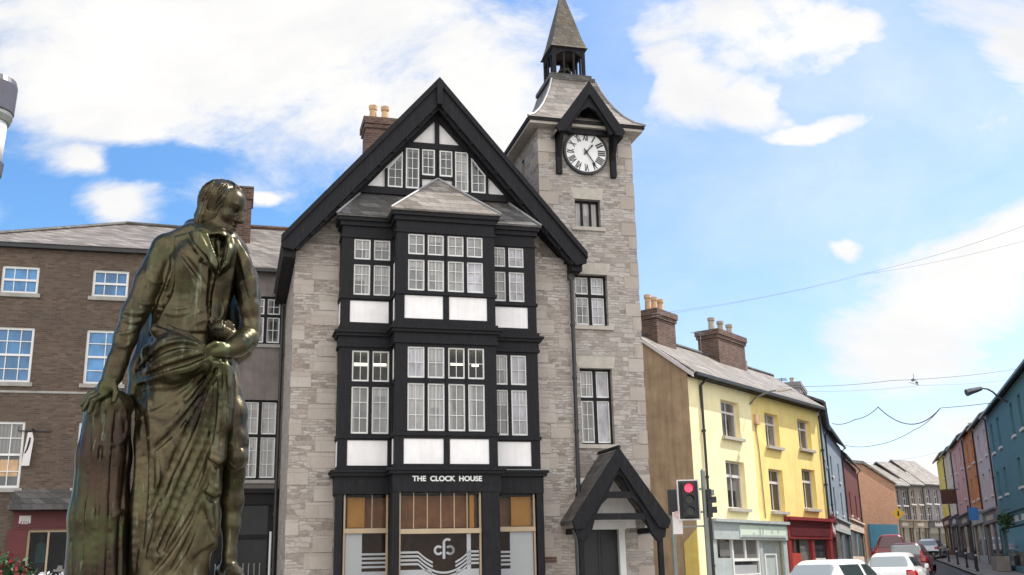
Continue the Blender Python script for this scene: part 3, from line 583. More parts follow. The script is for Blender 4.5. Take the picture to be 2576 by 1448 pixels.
# ================================================================== CLOCK TOWER
def clock_tower():
    T = thing('clock_tower', 'square grey stone tower with white clock and open belfry spire, right of the black gable', 'tower', K.o, KR)
    F = .35; x0, x1 = 2.92, 5.80; cx = 4.34; D = F+2.88
    f = lambda px, py, y=F: K.pk(px, py, y)
    wins = [(3.97, 4.74, 11.0, 11.85), (3.88, 4.84, 8.1, 9.6), (3.92, 4.86, 4.80, 6.90)]
    w = MB(); w.holed(x0, x1, 0, 14.0, F, F+.45, wins+[(3.55, 5.0, 0, 2.55)])
    w.holed(x0, x1, 0, 14.0, D-.4, D, []); w.box(x1-.45, x1, F+.45, D-.4, 0, 14.0)
    w.box(x0, x0+.45, F+.45, 1.85, 0, 14.0).box(x0, x0+.45, 2.2, D-.4, 0, 14.0).box(x0, x0+.45, 1.85, 2.2, 0, 12.75).box(x0, x0+.45, 1.85, 2.2, 13.6, 14.0)
    sw = w.build('stone_wall', 'rubble_tower', T)
    q = MB()
    for i in range(35):
        z = .02+i*.4; L = .55 if i % 2 else .3
        if z+.39 < 13.9 and i % 3 != 1: q.box(x1-L*.8, x1+.012, F-.012, F+(.3 if i % 2 else .55), z+.008, z+.39).box(x0-.012, x0+L, F-.012, F+(.3 if i % 2 else .55), z+.008, z+.39)
    merge(sw, q.build('quoins', 'ashlar', T))
    for a, b_, p, h in wins:
        MB().prism([(a-.06, h+.002), (b_+.06, h+.002), (b_+.12, h+.34), (a-.12, h+.34)], F-.014, F+.3).build('lintel', 'sandstone', T)
        MB().box(a-.12, b_+.12, F-.07, F+.2, p-.11, p-.002).build('sill', 'sandstone', T)
    for k, (a, b_, p, h) in enumerate(wins):
        fr = MB(); y = F+.16
        fr.box(a, a+.06, y, y+.1, p, h).box(b_-.06, b_, y, y+.1, p, h).box(a+.06, b_-.06, y, y+.1, h-.06, h).box(a+.06, b_-.06, y, y+.1, p, p+.06)
        xm = (a+b_)/2
        if k == 0:
            for t in (1/3, 2/3): fr.box(a+(b_-a)*t-.03, a+(b_-a)*t+.03, y, y+.1, p+.06, h-.06)
        else:
            zt = p+(h-p)*.6; fr.box(xm-.045, xm+.045, y-.01, y+.1, p+.06, h-.06).box(a+.06, xm-.045, y, y+.1, zt-.045, zt+.045).box(xm+.045, b_-.06, y, y+.1, zt-.045, zt+.045)
        o = fr.build('window', 'timber_black', T)
        if k == 0: MB().box(a+.05, b_-.05, y+.05, y+.06, p+.05, h-.05).build('pane', 'pane_grey', o)
        else:
            zt = p+(h-p)*.6
            for i, (u, v) in enumerate(((a+.06, xm-.045), (xm+.045, b_-.06))):
                for (r_, s_) in ((p+.06, zt-.045), (zt+.045, h-.06)):
                    g = MB(); g.box(u, u+.03, y+.02, y+.05, r_, s_).box(v-.03, v, y+.02, y+.05, r_, s_).box(u+.03, v-.03, y+.02, y+.05, r_, r_+.045).box(u+.03, v-.03, y+.02, y+.05, s_-.03, s_)
                    if not (i and k == 2):
                        m = (u+v)/2; g.box(m-.008, m+.008, y+.026, y+.044, r_+.04, s_-.03)
                        n = 3 if r_ < zt-.3 else 2
                        for j in range(1, n): zz = r_+(s_-r_)*j/n; g.box(u+.03, v-.03, y+.027, y+.043, zz-.008, zz+.008)
                    g.build('casement', 'paint_white', o)
                    MB().box(u+.01, v-.01, y+.052, y+.06, r_, s_).build('pane', 'pane_lilac' if i else 'pane_grey', o)
    MB().box(x0+.1, x0+.14, 1.85, 2.2, 12.75, 13.6).build('slit_window', 'pane_dark', T)
    # eaves and bell-cast roof
    ec = cx; yc = F+1.44; EH = 1.78
    MB().box(ec-EH+.05, ec+EH-.05, yc-EH+.05, yc+EH-.05, 13.98, 14.06).build('soffit', 'sandstone', T)
    MB().box(ec-EH, ec+EH, yc-EH, yc+EH, 14.06, 14.15).build('eaves_board', 'timber_black', T)
    prof = [(EH+.02, 14.15), (1.56, 14.33), (1.33, 14.6), (1.13, 14.92), (.96, 15.27), (.82, 15.62), (.72, 15.95)]
    mb = MB(); vs = []; fs = []
    for r, z in prof: vs += [(ec-r, yc-r, z), (ec+r, yc-r, z), (ec+r, yc+r, z), (ec-r, yc+r, z)]
    for i in range(len(prof)-1):
        for k in range(4): fs.append((i*4+k, i*4+(k+1) % 4, (i+1)*4+(k+1) % 4, (i+1)*4+k))
    fs.append((20, 21, 22, 23)); mb.add(vs, fs).build('roof', 'slate', T)
    for sx in (-1, 1):
        for sy in (-1, 1): MB().tube([(ec+sx*r, yc+sy*r, z+.01) for r, z in prof], .035, 6).build('hip_ridge', 'lead', T)
    # belfry
    bx, by = ec-.06, yc
    pl = MB().box(bx-.74, bx+.74, by-.74, by+.74, 15.95, 16.07).box(bx-.66, bx+.66, by-.66, by+.66, 16.07, 16.2); pl.build('belfry_platform', 'slate_dark', T)
    for sx in (-1, 1):
        for sy in (-1, 1): MB().box(bx+sx*.47-.05, bx+sx*.47+.05, by+sy*.47-.05, by+sy*.47+.05, 16.2, 17.25).build('belfry_post', 'timber_black', T)
    bp = MB()
    for t in (-.16, .16):
        for sy in (-1, 1): bp.box(bx+t-.03, bx+t+.03, by+sy*.47-.025, by+sy*.47+.025, 16.2, 17.1); bp.box(bx+sy*.47-.025, bx+sy*.47+.025, by+t-.03, by+t+.03, 16.2, 17.1)
    bp.build('belfry_rail', 'timber_black', T)
    ar = MB()
    for sy in (-1, 1):
        n = 10
        for i in range(n):
            a0 = -.44+.88*i/n; a1 = -.44+.88*(i+1)/n; h = lambda a: 16.86+.2*(1-(a/.44)**2)
            ar.prism([(bx+a0, h(a0)), (bx+a1, h(a1)), (bx+a1, 17.22), (bx+a0, 17.22)], by+sy*.47-.04, by+sy*.47+.04)
            ar.prismx([(by+a0, h(a0)), (by+a1, h(a1)), (by+a1, 17.22), (by+a0, 17.22)], bx+sy*.47-.04, bx+sy*.47+.04)
    ar.build('belfry_arch', 'timber_black', T)
    MB().lathe([(.02, .44), (.08, .42), (.12, .3), (.15, .12), (.22, .0), (.2, .0), (.12, .1)], (bx, by, 16.55), 16).build('bell', 'bronze', T, smooth=True)
    sp = MB(); pr = [(.60, 17.16), (.56, 17.22), (.46, 17.55), (.30, 18.25), (.12, 19.0), (.0, 19.55)]; vs = []; fs = []
    for r, z in pr: vs += [(bx-r, by-r, z), (bx+r, by-r, z), (bx+r, by+r, z), (bx-r, by+r, z)]
    for i in range(len(pr)-1):
        for k in range(4): fs.append((i*4+k, i*4+(k+1) % 4, (i+1)*4+(k+1) % 4, (i+1)*4+k))
    fs.append((3, 2, 1, 0)); sp.add(vs, fs).build('spire', 'shingle', T)
    MB().tube([(bx, by, 19.4), (bx, by, 20.1)], .02, 6).build('finial', 'iron_black', T)
    # clock gablet
    gy = F-.62; gx = ec; ga, gb = 15.3, 13.78; gw = 1.03
    g = MB()
    for sg in (-1, 1):
        g.prism([(gx, ga-.05), (gx+sg*gw, gb-.05), (gx+sg*gw, gb-.14), (gx, ga-.16)], gy+.09, F+.9)
    g.build('gablet_roof', 'slate', T)
    b = MB()
    for sg in (-1, 1):
        b.prism([(gx, ga), (gx+sg*(gw+.03), gb), (gx+sg*(gw-.06), gb-.14), (gx+sg*(gw-.26), gb-.1), (gx, ga-.42)], gy, gy+.09)
        b.prism([(gx, ga-.3), (gx+sg*.78, gb-.05), (gx+sg*.6, gb-.08), (gx+sg*.5, gb+.22), (gx+sg*.2, gb+.62), (gx, gb+.74)], gy+.09, gy+.2)
        b.box(gx+sg*.83-.08, gx+sg*.83+.08, F-.14, F-.002, 12.55, gb-.02)
        b.prismx([(F-.12, 13.0), (F-.12, gb-.02), (gy+.1, gb-.02), (gy+.14, gb-.14), (F-.26, 13.3)], gx+sg*.83-.05, gx+sg*.83+.05)
        b.beam((gx+sg*.83, F-.1, gb-.06), (gx+sg*.83, gy+.09, gb-.06), .13, .13)
    b.box(gx-.9, gx+.9, F-.2, F-.1, gb+.02, gb+.16); b.box(gx-.1, gx+.12, F-.1, F-.01, 13.9, 14.6)
    b.prism([(gx-.85, gb+.1), (gx+.85, gb+.1), (gx, ga-.16)], F-.1, F-.06)
    b.build('gablet_frame', 'timber_black', T)
    # dial
    dz, R = 13.27, .635; dy = F-.1
    d = MB(); n = 64; P = [(gx+R*cos(2*pi*i/n), dz+R*sin(2*pi*i/n)) for i in range(n)]; d.prism(P, dy, dy+.06)
    dial = d.build('clock_dial', 'dial_white', T)
    MB().ring(gx, dz, R-.005, R+.045, dy-.015, F-.002, n=64).build('dial_rim', 'black_paint', dial)
    nm = MB().ring(gx, dz, R*.96, R*.985, dy-.006, dy-.002, n=64)
    for h, s in enumerate(('XII', 'I', 'II', 'III', 'IIII', 'V', 'VI', 'VII', 'VIII', 'IX', 'X', 'XI')):
        a = -radians(30*h); rr = R*.73
        text_on(nm, s, gx-rr*sin(a), dz+rr*cos(a), dy-.006, .3, {1: .04, 2: .12, 3: .165, 4: .205}[len(s)] if s != 'V' and s != 'X' else .13, .012, a)
    nm.build('numerals', 'black_paint', dial)
    def hand(ang, L, tail, w, y):
        a = radians(ang); d_ = (sin(a), cos(a)); p_ = (cos(a), -sin(a)); pt = lambda l, s: (gx+d_[0]*l+p_[0]*s, dz+d_[1]*l+p_[1]*s)
        return MB().prism([pt(-tail, -w*.7), pt(-tail, w*.7), pt(0, w*.6), pt(L*.72, w*.55), pt(L*.78, w*1.25), pt(L, .004), pt(L*.78, -w*1.25), pt(L*.72, -w*.55), pt(0, -w*.6)], y, y+.012)
    hand(41, .34, .1, .026, dy-.028).build('hour_hand', 'black_paint', dial); hand(146, .5, .12, .024, dy-.044).build('minute_hand', 'black_paint', dial)
    MB().ring(gx, dz, .002, .05, dy-.05, dy-.03, n=20).build('hub', 'black_paint', dial)
    # porch
    px, pw, pa, pe, py = 4.37, 1.26, 4.5, 2.74, -1.2
    r = MB(); sl_ = (pa-pe)/pw
    for sg in (-1, 1): r.prism([(px, pa), (px+sg*pw, pe), (px+sg*pw, pe-.1), (px, pa-.14)], py+.06, F+.0)
    r.build('porch_roof', 'slate_dark', T)
    b = MB()
    for sg in (-1, 1):
        b.prism([(px, pa+.05), (px+sg*(pw+.06), pe-.03), (px+sg*(pw-.02), pe-.24), (px+sg*(pw-.26), pe-.2), (px, pa-.46)], py-.02, py+.06)
        b.prism([(px, pa-.3), (px+sg*1.24, 2.68), (px+sg*1.18, 2.3), (px+sg*.98, 2.2), (px+sg*.8, 2.42), (px+sg*.66, 2.86), (px+sg*.5, 3.12), (px+sg*.3, 3.3), (px+sg*.3, 3.42), (px+sg*.1, 3.8), (px, 3.88)], py+.07, py+.22)
        b.box(px+sg*1.06-.06, px+sg*1.06+.06, py+.1, py+.22, .9, 2.8)
        b.box(px+sg*1.06-.06, px+sg*1.06+.06, py+.26, F-.002, 2.42, 2.56)
    b.box(px-.7, px+.7, py+.08, py+.21, 3.28, 3.44); b.box(px-.95, px+.95, py+.09, py+.2, 2.74, 2.9); b.tube([(px, py-.03, pa+.06), (px, F-.02, pa+.06)], .05, 6)
    b.build('porch_frame', 'timber_black', T)
    for sg in (-1, 1): MB().box(px+sg*1.06-.16, px+sg*1.06+.16, py+.02, F-.002, 0, .9).build('porch_wall', 'rubble_tower', T)
    MB().box(px-.95, px+.95, F-.03, F-.004, 2.58, 3.9).build('porch_plaster', 'plaster_white', T)
    d = MB().box(3.55, 3.72, F-.04, F+.2, 0, 2.55).box(4.83, 5.0, F-.04, F+.2, 0, 2.55).box(3.5, 5.05, F-.05, F+.2, 2.55, 2.75); d.build('door_surround', 'paint_white', T)
    d = MB().box(3.72, 4.27, F+.1, F+.16, 0, 2.55).box(4.28, 4.83, F+.1, F+.16, 0, 2.55)
    for x in (3.8, 4.36):
        for z0, z1 in ((.2, .9), (1.0, 1.7), (1.8, 2.42)): d.box(x, x+.38, F+.085, F+.1, z0, z1)
    dr = d.build('door', 'door_black', T); MB().lathe([(.025, 0), (.03, .02), (.015, .05)], (4.22, F+.05, 1.15), 10).build('handle', 'brick_red', dr)
    gutterpipe(T, [(px-1.28, py+.1, 2.5), (px-1.22, py+.05, 2.3), (px-1.22, py+.05, .1)], .035)
    return T
clock_tower()
# ================================================================== LINK BLOCK AND BRICK BUILDING (left)
def link_block():
    L = thing('link_house', 'narrow grey rendered block with slate roof and brick chimney, between statue and stone gable', 'building', K.o, KR)
    Y = 4.5; wins = [(-4.93, -3.98, 8.16, 9.62), (-5.02, -3.98, 4.2, 6.5)]
    w = MB(); w.holed(-6.2, -3.875, 3.95, 10.44, Y, Y+.3, wins); w.box(-6.2, -3.875, Y+.3, 11, 0, 10.3); w.build('wall', 'render_grey', L)
    MB().prismx([(Y-.2, 10.36), (Y-.2, 10.46), (7.6, 12.75), (11.2, 10.2), (7.6, 12.6)], -6.2, -3.6).build('roof', 'slate', L)
    MB().box(-6.2, -4.22, Y-.28, Y-.14, 10.32, 10.42).build('gutter', 'gutter_black', L)
    MB().tube([(-6.2, 7.6, 12.78), (-3.6, 7.6, 12.78)], .09, 8).build('ridge_tile', 'brick_red', L)
    for a, b_, p, h in wins:
        fr = MB(); y = Y+.06; xm = (a+b_)/2; zt = p+(h-p)*(.6 if h-p < 2 else .55)
        fr.box(a, a+.06, y, y+.1, p, h).box(b_-.06, b_, y, y+.1, p, h).box(a+.06, b_-.06, y, y+.1, h-.06, h).box(a+.06, b_-.06, y, y+.1, p, p+.06).box(xm-.045, xm+.045, y-.01, y+.1, p+.06, h-.06).box(a+.06, xm-.045, y, y+.1, zt-.045, zt+.045).box(xm+.045, b_-.06, y, y+.1, zt-.045, zt+.045)
        o = fr.build('window', 'timber_black', L)
        for u, v in ((a+.06, xm-.045), (xm+.045, b_-.06)):
            for r_, s_ in ((p+.06, zt-.045), (zt+.045, h-.06)):
                g = MB().box(u, u+.03, y+.02, y+.05, r_, s_).box(v-.03, v, y+.02, y+.05, r_, s_).box(u+.03, v-.03, y+.02, y+.05, r_, r_+.04).box(u+.03, v-.03, y+.02, y+.05, s_-.03, s_)
                m = (u+v)/2; g.box(m-.01, m+.01, y+.026, y+.044, r_+.03, s_-.03); n = max(2, int((s_-r_)/.34))
                for j in range(1, n): zz = r_+(s_-r_)*j/n; g.box(u+.03, v-.03, y+.027, y+.043, zz-.009, zz+.009)
                g.build('casement', 'paint_white', o); MB().box(u+.01, v-.01, y+.052, y+.06, r_, s_).build('pane', 'pane_grey' if h < 8 else 'pane_dark', o)
        MB().box(a-.08, b_+.08, Y-.05, Y+.05, p-.1, p-.002).build('sill', 'concrete', o)
    s = MB().box(-6.2, -3.98, Y-.06, Y+.2, 3.5, 3.95).box(-6.2, -3.98, Y-.14, Y-.06, 3.82, 3.95).box(-6.2, -5.6, Y, Y+.2, 0, 3.5).box(-4.15, -3.98, Y, Y+.2, 0, 3.5).box(-5.6, -4.15, Y+.05, Y+.2, 2.55, 2.68); s.build('shopfront', 'timber_black', L)
    MB().box(-5.6, -4.15, Y+.14, Y+.17, 0, 2.55).box(-5.6, -4.15, Y+.14, Y+.17, 2.68, 3.5).build('pane', 'pane_black', L)
    g = MB()
    for i in range(9): g.box(-5.55+i*.15, -5.52+i*.15, Y+.1, Y+.13, .1, 1.9)
    g.build('gate_bars', 'galvanised', L)
    MB().tube([(-4.07, Y-.1, 0), (-4.07, Y-.1, 2.75)], .035, 8).build('white_post', 'paint_white', L)
    chimney(L, -5.6, -5.0, 6.2, 7.1, 10.8, 13.62, 'brick_red', 0, cap=.05)
    MB().box(-5.68, -4.95, 6.12, 7.2, 13.621, 13.68).build('chimney_cap', 'slate_dark', L)
link_block()
def brick_building():
    B = thing('brick_building', 'long dark brown brick building with white sash windows with painted-in blue sky reflections, behind the statue', 'building', K.o, KR)
    Y = 4.5; xs = [-11.27, -8.86, -6.86]
    wins = [(x-.49, x+.49, 9.4, 10.2) for x in xs]+[(x-.52, x+.52, 6.86, 8.42) for x in xs]+[(x-.52, x+.52, 3.98, 5.78) for x in xs]
    w = MB(); w.holed(-13.1, -6.21, 0, 10.8, Y, Y+.35, wins+[(-10.6, -9.1, 0, 2.9)]); w.box(-13.1, -6.21, Y+.35, 12.5, 3.2, 10.6).box(-13.1, -12.7, Y+.35, 12.5, 0, 3.2); w.build('brick_wall', 'brick_brown', B)
    MB().box(-13.1, -6.21, Y-.025, Y-.002, 6.57, 6.63).build('string_course', 'concrete', B)
    MB().box(-13.2, -6.21, Y-.18, Y-.004, 10.72, 10.86).build('gutter', 'gutter_black', B)
    vs = [(-13.3, Y-.22, 10.84), (-6.2, Y-.22, 10.84), (-6.2, 12.6, 10.84), (-13.3, 12.6, 10.84), (-9.0, 8.5, 12.92), (-6.2, 8.5, 12.86), (-9.4, 8.6, 12.92)]
    MB().add(vs, [(0, 1, 5, 4), (1, 2, 5), (2, 3, 4, 5), (3, 0, 4), (3, 2, 1, 0)]).build('roof', 'slate', B)
    MB().tube([(-9, 8.5, 12.95), (-6.2, 8.5, 12.89)], .08, 8).tube([(-13.3, Y-.22, 10.86), (-9, 8.5, 12.95)], .07, 8).build('ridge_tile', 'slate_dark', B)
    for i, (a, b_, p, h) in enumerate(wins):
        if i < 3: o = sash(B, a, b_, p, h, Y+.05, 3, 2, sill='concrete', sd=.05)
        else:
            o = sash(B, a, b_, p, h, Y+.05, 3 if i != 4 else 2, 4, pane='pane_painted_sky' if i < 6 else 'pane_dark', sill='concrete', sd=.05)
    # warm curtain and papers seen in the lowest window
    MB().box(-11.3, -10.85, Y+.088, Y+.092, 4.3, 4.75).build('window_display', 'terracotta', B)
    # red shopfront with slate canopy
    s = MB().box(-10.78, -9.0, Y-.12, Y+.1, 2.88, 3.36).box(-10.9, -10.42, Y-.1, Y+.1, 0, 2.88).box(-9.28, -9.0, Y-.1, Y+.1, 0, 2.88).box(-10.42, -9.28, Y-.06, Y+.1, 0, 1.35)
    s.build('shopfront', 'shop_red_dark', B)
    fb = MB().box(-10.7, -9.1, Y-.135, Y-.122, 2.94, 3.32); fb.build('fascia_board', 'shop_red_dark', B)
    c = MB().prismx([(Y-.75, 3.36), (Y-.75, 3.46), (Y-.002, 3.95), (Y-.002, 3.36)], -10.85, -8.9); c.build('canopy', 'slate_dark', B)
    f = MB().box(-10.42, -10.36, Y-.02, Y+.08, 1.35, 2.88).box(-9.34, -9.28, Y-.02, Y+.08, 1.35, 2.88).box(-10.36, -9.34, Y-.02, Y+.08, 2.81, 2.88).box(-9.92, -9.87, Y-.02, Y+.08, 1.35, 2.81); f.build('shop_frame', 'paint_cream', B)
    MB().box(-10.36, -9.34, Y+.03, Y+.036, 1.35, 2.81).build('pane', 'pane_shop', B)
    MB().box(-10.6, -9.1, Y+1.2, Y+1.25, 0, 3.1).box(-10.6, -9.1, Y+.34, Y+1.2, 3.0, 3.05).build('shop_interior', 'cloth_dark', B)
    t = MB(); yy = Y-.14
    for x, z0, z1, w_ in ((-10.62, 3.04, 3.24, .05), (-10.55, 3.02, 3.16, .04), (-10.49, 3.02, 3.12, .03), (-10.44, 3.02, 3.14, .03), (-10.38, 3.04, 3.22, .05)): t.box(x-w_/2, x+w_/2, yy, yy+.012, z0, z1)
    t.box(-10.64, -10.355, yy+.002, yy+.012, 3.1, 3.24); t.build('lettering', 'board_white', B)
brick_building()
# hanging sign on the brick wall
hs_o = thing('hanging_sign', 'narrow white banner sign hanging from an iron bracket on the brick wall', 'sign', K.w(-10.62, 4.5, 5.5), KR)
MB().beam((-.3, -.02, .02), (.55, -.02, .02), .03, .03).beam((.1, -.3, .05), (.1, 0, .05), .03, .03).tube([(-.28, -.02, .02), (-.3, -.03, .1), (-.25, -.03, .14)], .012, 6).build('bracket', 'iron_black', hs_o)
MB().prism([(-.01, -.04), (.10, -.04), (.15, -.22), (.10, -.94), (-.10, -.94), (-.06, -.5)], -.2, -.17).build('banner', 'board_white', hs_o)
MB().prism([(.04, -.18), (.08, -.18), (.07, -.34), (.03, -.5), (-.03, -.62), (-.05, -.6), (.0, -.44)], -.206, -.201).build('emblem', 'cloth_dark', hs_o)
# garment in the shop window
g_ = thing('hanging_garment', 'teal and navy garment on display in the red shop window', 'garment', K.w(-10.14, 5.0, 0), KR)
MB().prism([(-.11, 2.5), (-.05, 2.56), (.05, 2.56), (.12, 2.5), (.15, 2.05), (.1, 2.02), (-.1, 2.02), (-.14, 2.05)], -.06, .06).build('top', 'cloth_teal', g_, bevel=.02)
MB().prism([(-.1, 2.02), (.1, 2.02), (.13, 1.3), (-.13, 1.3)], -.05, .05).build('skirt', 'cloth_dark', g_, bevel=.02)
MB().lathe([(.03, 0), (.04, .05), (.06, .1), (.05, .18), (.02, .2)], (.0, 0, 2.56), 12).build('mannequin_head', 'stem_green', g_, smooth=True)
d_ = thing('car_reflection', 'white car reflection, put in as a solid tray behind the right pane of the red shop window', 'stand_in', K.w(-9.6, 4.95, 0), KR)  # white shape added in place of a car's reflection in the pane
MB().box(-.16, .16, -.1, .1, 1.78, 1.84).box(-.2, .2, -.12, .12, 1.52, 1.55).box(-.02, .02, -.02, .02, .3, 1.78).prism([(-.08, 1.84), (.08, 1.84), (.05, 1.94), (-.05, 1.94)], -.05, .05).build('cutout', 'board_white', d_)
# ================================================================== flowers, bottom left
def flower_bush(name, label, cx, cy, z0, rx, rz, petal, seed, nf):
    R = random.Random(seed); T = thing(name, label, 'flowers', (cx, cy, 0)); z0 -= 0
    MB().lathe([(rx*.6, 0), (rx*.7, z0*.3), (rx*.8, z0*.75), (rx*.85, z0*.78), (rx*.7, z0*.78)], (0, 0, 0), 16).build('planter', 'granite', T)
    lf = MB(); pt = MB()
    def quad(mb, c, s):
        n = Vector((R.gauss(0, 1), R.gauss(0, 1), R.gauss(.3, 1))).normalized(); a = n.orthogonal().normalized(); b = n.cross(a); an = R.random()*6.28
        u = (a*cos(an)+b*sin(an))*s; v = (b*cos(an)-a*sin(an))*s*.55; c = Vector(c); mb.add([c-u, c+v*.9, c+u, c-v*.9], [(0, 1, 2, 3)])
    for i in range(900):
        th, ph = R.random()*6.28, math.acos(R.uniform(-.5, 1)); r = R.random()**.4*(1+.2*sin(3*th)); quad(lf, (rx*r*sin(ph)*cos(th), rx*r*sin(ph)*sin(th), z0+rz*r*cos(ph)), .045)
    for i in range(nf):
        th, ph = R.random()*6.28, math.acos(R.uniform(-.2, 1)); r = R.uniform(.9, 1.08)*(1+.2*sin(3*th)); c = Vector((rx*r*sin(ph)*cos(th), rx*r*sin(ph)*sin(th), z0+rz*r*cos(ph)))
        for k in range(6): quad(pt, c+Vector((R.gauss(0, .018), R.gauss(0, .018), R.gauss(0, .018))), .032)
    lf.build('foliage', 'leaf_green', T); pt.build('blossoms', petal, T); return T
p1 = at_dist(18, 1448, 13.5); flower_bush('flower_planter', 'planter of red flowers and dark leaves at the foot of the brick building', p1[0], p1[1], 1.5, .30, .34, 'petal_red', 3, 60)
p2 = at_dist(128, 1448, 16.); flower_bush('flower_planter', 'planter of white blossoms in front of the red shop window', p2[0], p2[1], 1.36, .42, .26, 'petal_white', 5, 230)
# ================================================================== STATUE (sculpted as signed distance fields)
SF = Fr(at_dist(500, 1448, 6.2), 18)
class SDF:
    def __init__(s, lo, hi, h):
        s.h = h; s.lo = np.array(lo, np.float32); s.n = np.ceil((np.array(hi)-lo)/h).astype(int)+1
        s.f = np.full(s.n, 1., np.float32); s.ax = [s.lo[i]+h*np.arange(s.n[i], dtype=np.float32) for i in range(3)]
    def _sub(s, lo, hi):
        a = np.maximum(0, np.floor((np.array(lo)-s.lo)/s.h).astype(int)); b = np.minimum(s.n, np.ceil((np.array(hi)-s.lo)/s.h).astype(int)+1)
        if (b <= a).any(): return None, None
        sl_ = tuple(slice(a[i], b[i]) for i in range(3)); return sl_, np.meshgrid(*[s.ax[i][sl_[i]] for i in range(3)], indexing='ij')
    def op(s, sl_, d, k, mode):
        f = s.f[sl_]
        if mode == '+':
            if k > 0: h = np.clip(.5+.5*(d-f)/k, 0, 1); s.f[sl_] = d*(1-h)+f*h-k*h*(1-h)
            else: s.f[sl_] = np.minimum(f, d)
        else:
            d = -d; h = np.clip(.5-.5*(d-f)/max(k, 1e-4), 0, 1); s.f[sl_] = d*(1-h)+f*h+k*h*(1-h)
    def cap(s, a, b, ra, rb, k=.02, mode='+', sy=1.):
        a = np.array(a, float); b = np.array(b, float); R = max(ra, rb)*max(1, sy)+k+3*s.h
        sl_, G = s._sub(np.minimum(a, b)-R, np.maximum(a, b)+R)
        if sl_ is None: return
        d = b-a; w = np.array([1, 1/sy, 1]); dd = d*w; L = max(float(dd @ dd), 1e-9)
        q = [(G[i]-a[i])*w[i] for i in range(3)]; t = np.clip((q[0]*dd[0]+q[1]*dd[1]+q[2]*dd[2])/L, 0, 1)
        ds = np.sqrt(sum((q[i]-dd[i]*t)**2 for i in range(3)))-(ra+(rb-ra)*t); s.op(sl_, ds.astype(np.float32), k, mode)
    def ell(s, c, r, k=.02, mode='+', rot=None):
        c = np.array(c, float); r = np.array(r, float); R = r.max()+k+3*s.h; sl_, G = s._sub(c-R, c+R)
        if sl_ is None: return
        P = [G[i]-c[i] for i in range(3)]
        if rot is not None: P = [rot[i][0]*P[0]+rot[i][1]*P[1]+rot[i][2]*P[2] for i in range(3)]
        k0 = np.sqrt(sum((P[i]/r[i])**2 for i in range(3))); k1 = np.sqrt(sum((P[i]/r[i]**2)**2 for i in range(3)))+1e-6
        s.op(sl_, (k0*(k0-1)/k1).astype(np.float32), k, mode)
    def chain(s, pts, k=.02, mode='+', sy=1.):       # pts: (x,y,z,r)
        for p, q in zip(pts, pts[1:]): s.cap(p[:3], q[:3], p[3], q[3], k, mode, sy)
    def surf(s, x, z):
        i = int(round((x-s.lo[0])/s.h)); j = int(round((z-s.lo[2])/s.h))
        if not (0 <= i < s.n[0] and 0 <= j < s.n[2]): return None
        w = np.nonzero(s.f[i, :, j] < 0)[0]; return None if len(w) == 0 else float(s.ax[1][w[0]])
    def ridge(s, pts, r, k=None, mode='+', sink=.35, yd=0., taper=True):
        X = [P2(*p) for p in pts]; n = 22; m = len(X)-1; C = []
        for t in np.linspace(0, m, n):          # catmull-rom through picks
            i = min(int(t), m-1); u = t-i; p0, p1, p2_, p3 = X[max(i-1, 0)], X[i], X[i+1], X[min(i+2, m)]
            C.append([.5*((2*p1[a])+(-p0[a]+p2_[a])*u+(2*p0[a]-5*p1[a]+4*p2_[a]-p3[a])*u*u+(-p0[a]+3*p1[a]-3*p2_[a]+p3[a])*u**3) for a in (0, 1)])
        ys = [s.surf(x, z) for x, z in C]; last = next((y for y in ys if y is not None), 0.)
        for i in range(n):
            if ys[i] is None: ys[i] = last
            last = ys[i]
        ys = np.convolve(np.pad(ys, 2, 'edge'), np.ones(5)/5, 'valid')
        Q = []
        for i, ((x, z), y) in enumerate(zip(C, ys)):
            rr = r*(.35+.65*sin(pi*min(1, max(0, (i+.7)/(n+.4))))) if taper else r; Q.append((x, y+rr*sink*(1 if mode == '+' else -1)+yd, z, rr))
        s.chain(Q, r*.5 if k is None else k, mode)
    def emboss(s, poly, amt, ymax=0.):
        X = np.array([P2(*p) for p in poly]); lo = X.min(0)-.03; hi = X.max(0)+.03
        sl_, G = s._sub((lo[0], s.lo[1], lo[1]), (hi[0], ymax, hi[1]))
        gx, gz_ = G[0][:, 0, :], G[2][:, 0, :]; d = np.full(gx.shape, 1e9); ins = np.zeros(gx.shape, bool); n = len(X)
        for i in range(n):
            a, b = X[i], X[(i+1) % n]; e = b-a; t = np.clip(((gx-a[0])*e[0]+(gz_-a[1])*e[1])/(e@e), 0, 1)
            d = np.minimum(d, np.hypot(gx-a[0]-e[0]*t, gz_-a[1]-e[1]*t)); c = ((a[1] > gz_) != (b[1] > gz_)) & (gx < (b[0]-a[0])*(gz_-a[1])/(b[1]-a[1]+1e-12)+a[0]); ins ^= c
        m = np.clip(.5+np.where(ins, d, -d)/(1.6*s.h), 0, 1); s.f[sl_] -= (amt*m)[:, None, :].astype(np.float32)
    def mesh(s):
        f = s.f; n = s.n; c = [f[i:n[0]-1+i, j:n[1]-1+j, k:n[2]-1+k] for i in (0, 1) for j in (0, 1) for k in (0, 1)]
        neg = sum((a < 0).astype(np.int8) for a in c); act = (neg > 0) & (neg < 8); idx = np.argwhere(act); ids = np.full(act.shape, -1, np.int64); ids[act] = np.arange(len(idx))
        V = np.array([[a[tuple(idx.T)] for a in c]])[0]; P = np.zeros((len(idx), 3)); W = np.zeros(len(idx)); off = np.array([(i, j, k) for i in (0, 1) for j in (0, 1) for k in (0, 1)])
        for a in range(8):
            for b in range(a+1, 8):
                if np.abs(off[a]-off[b]).sum() != 1: continue
                fa, fb = V[a], V[b]; m = (fa < 0) != (fb < 0); t = np.where(m, fa/np.where(m, fa-fb, 1), 0)
                P[m] += off[a]+(off[b]-off[a])*t[m][:, None]; W[m] += 1
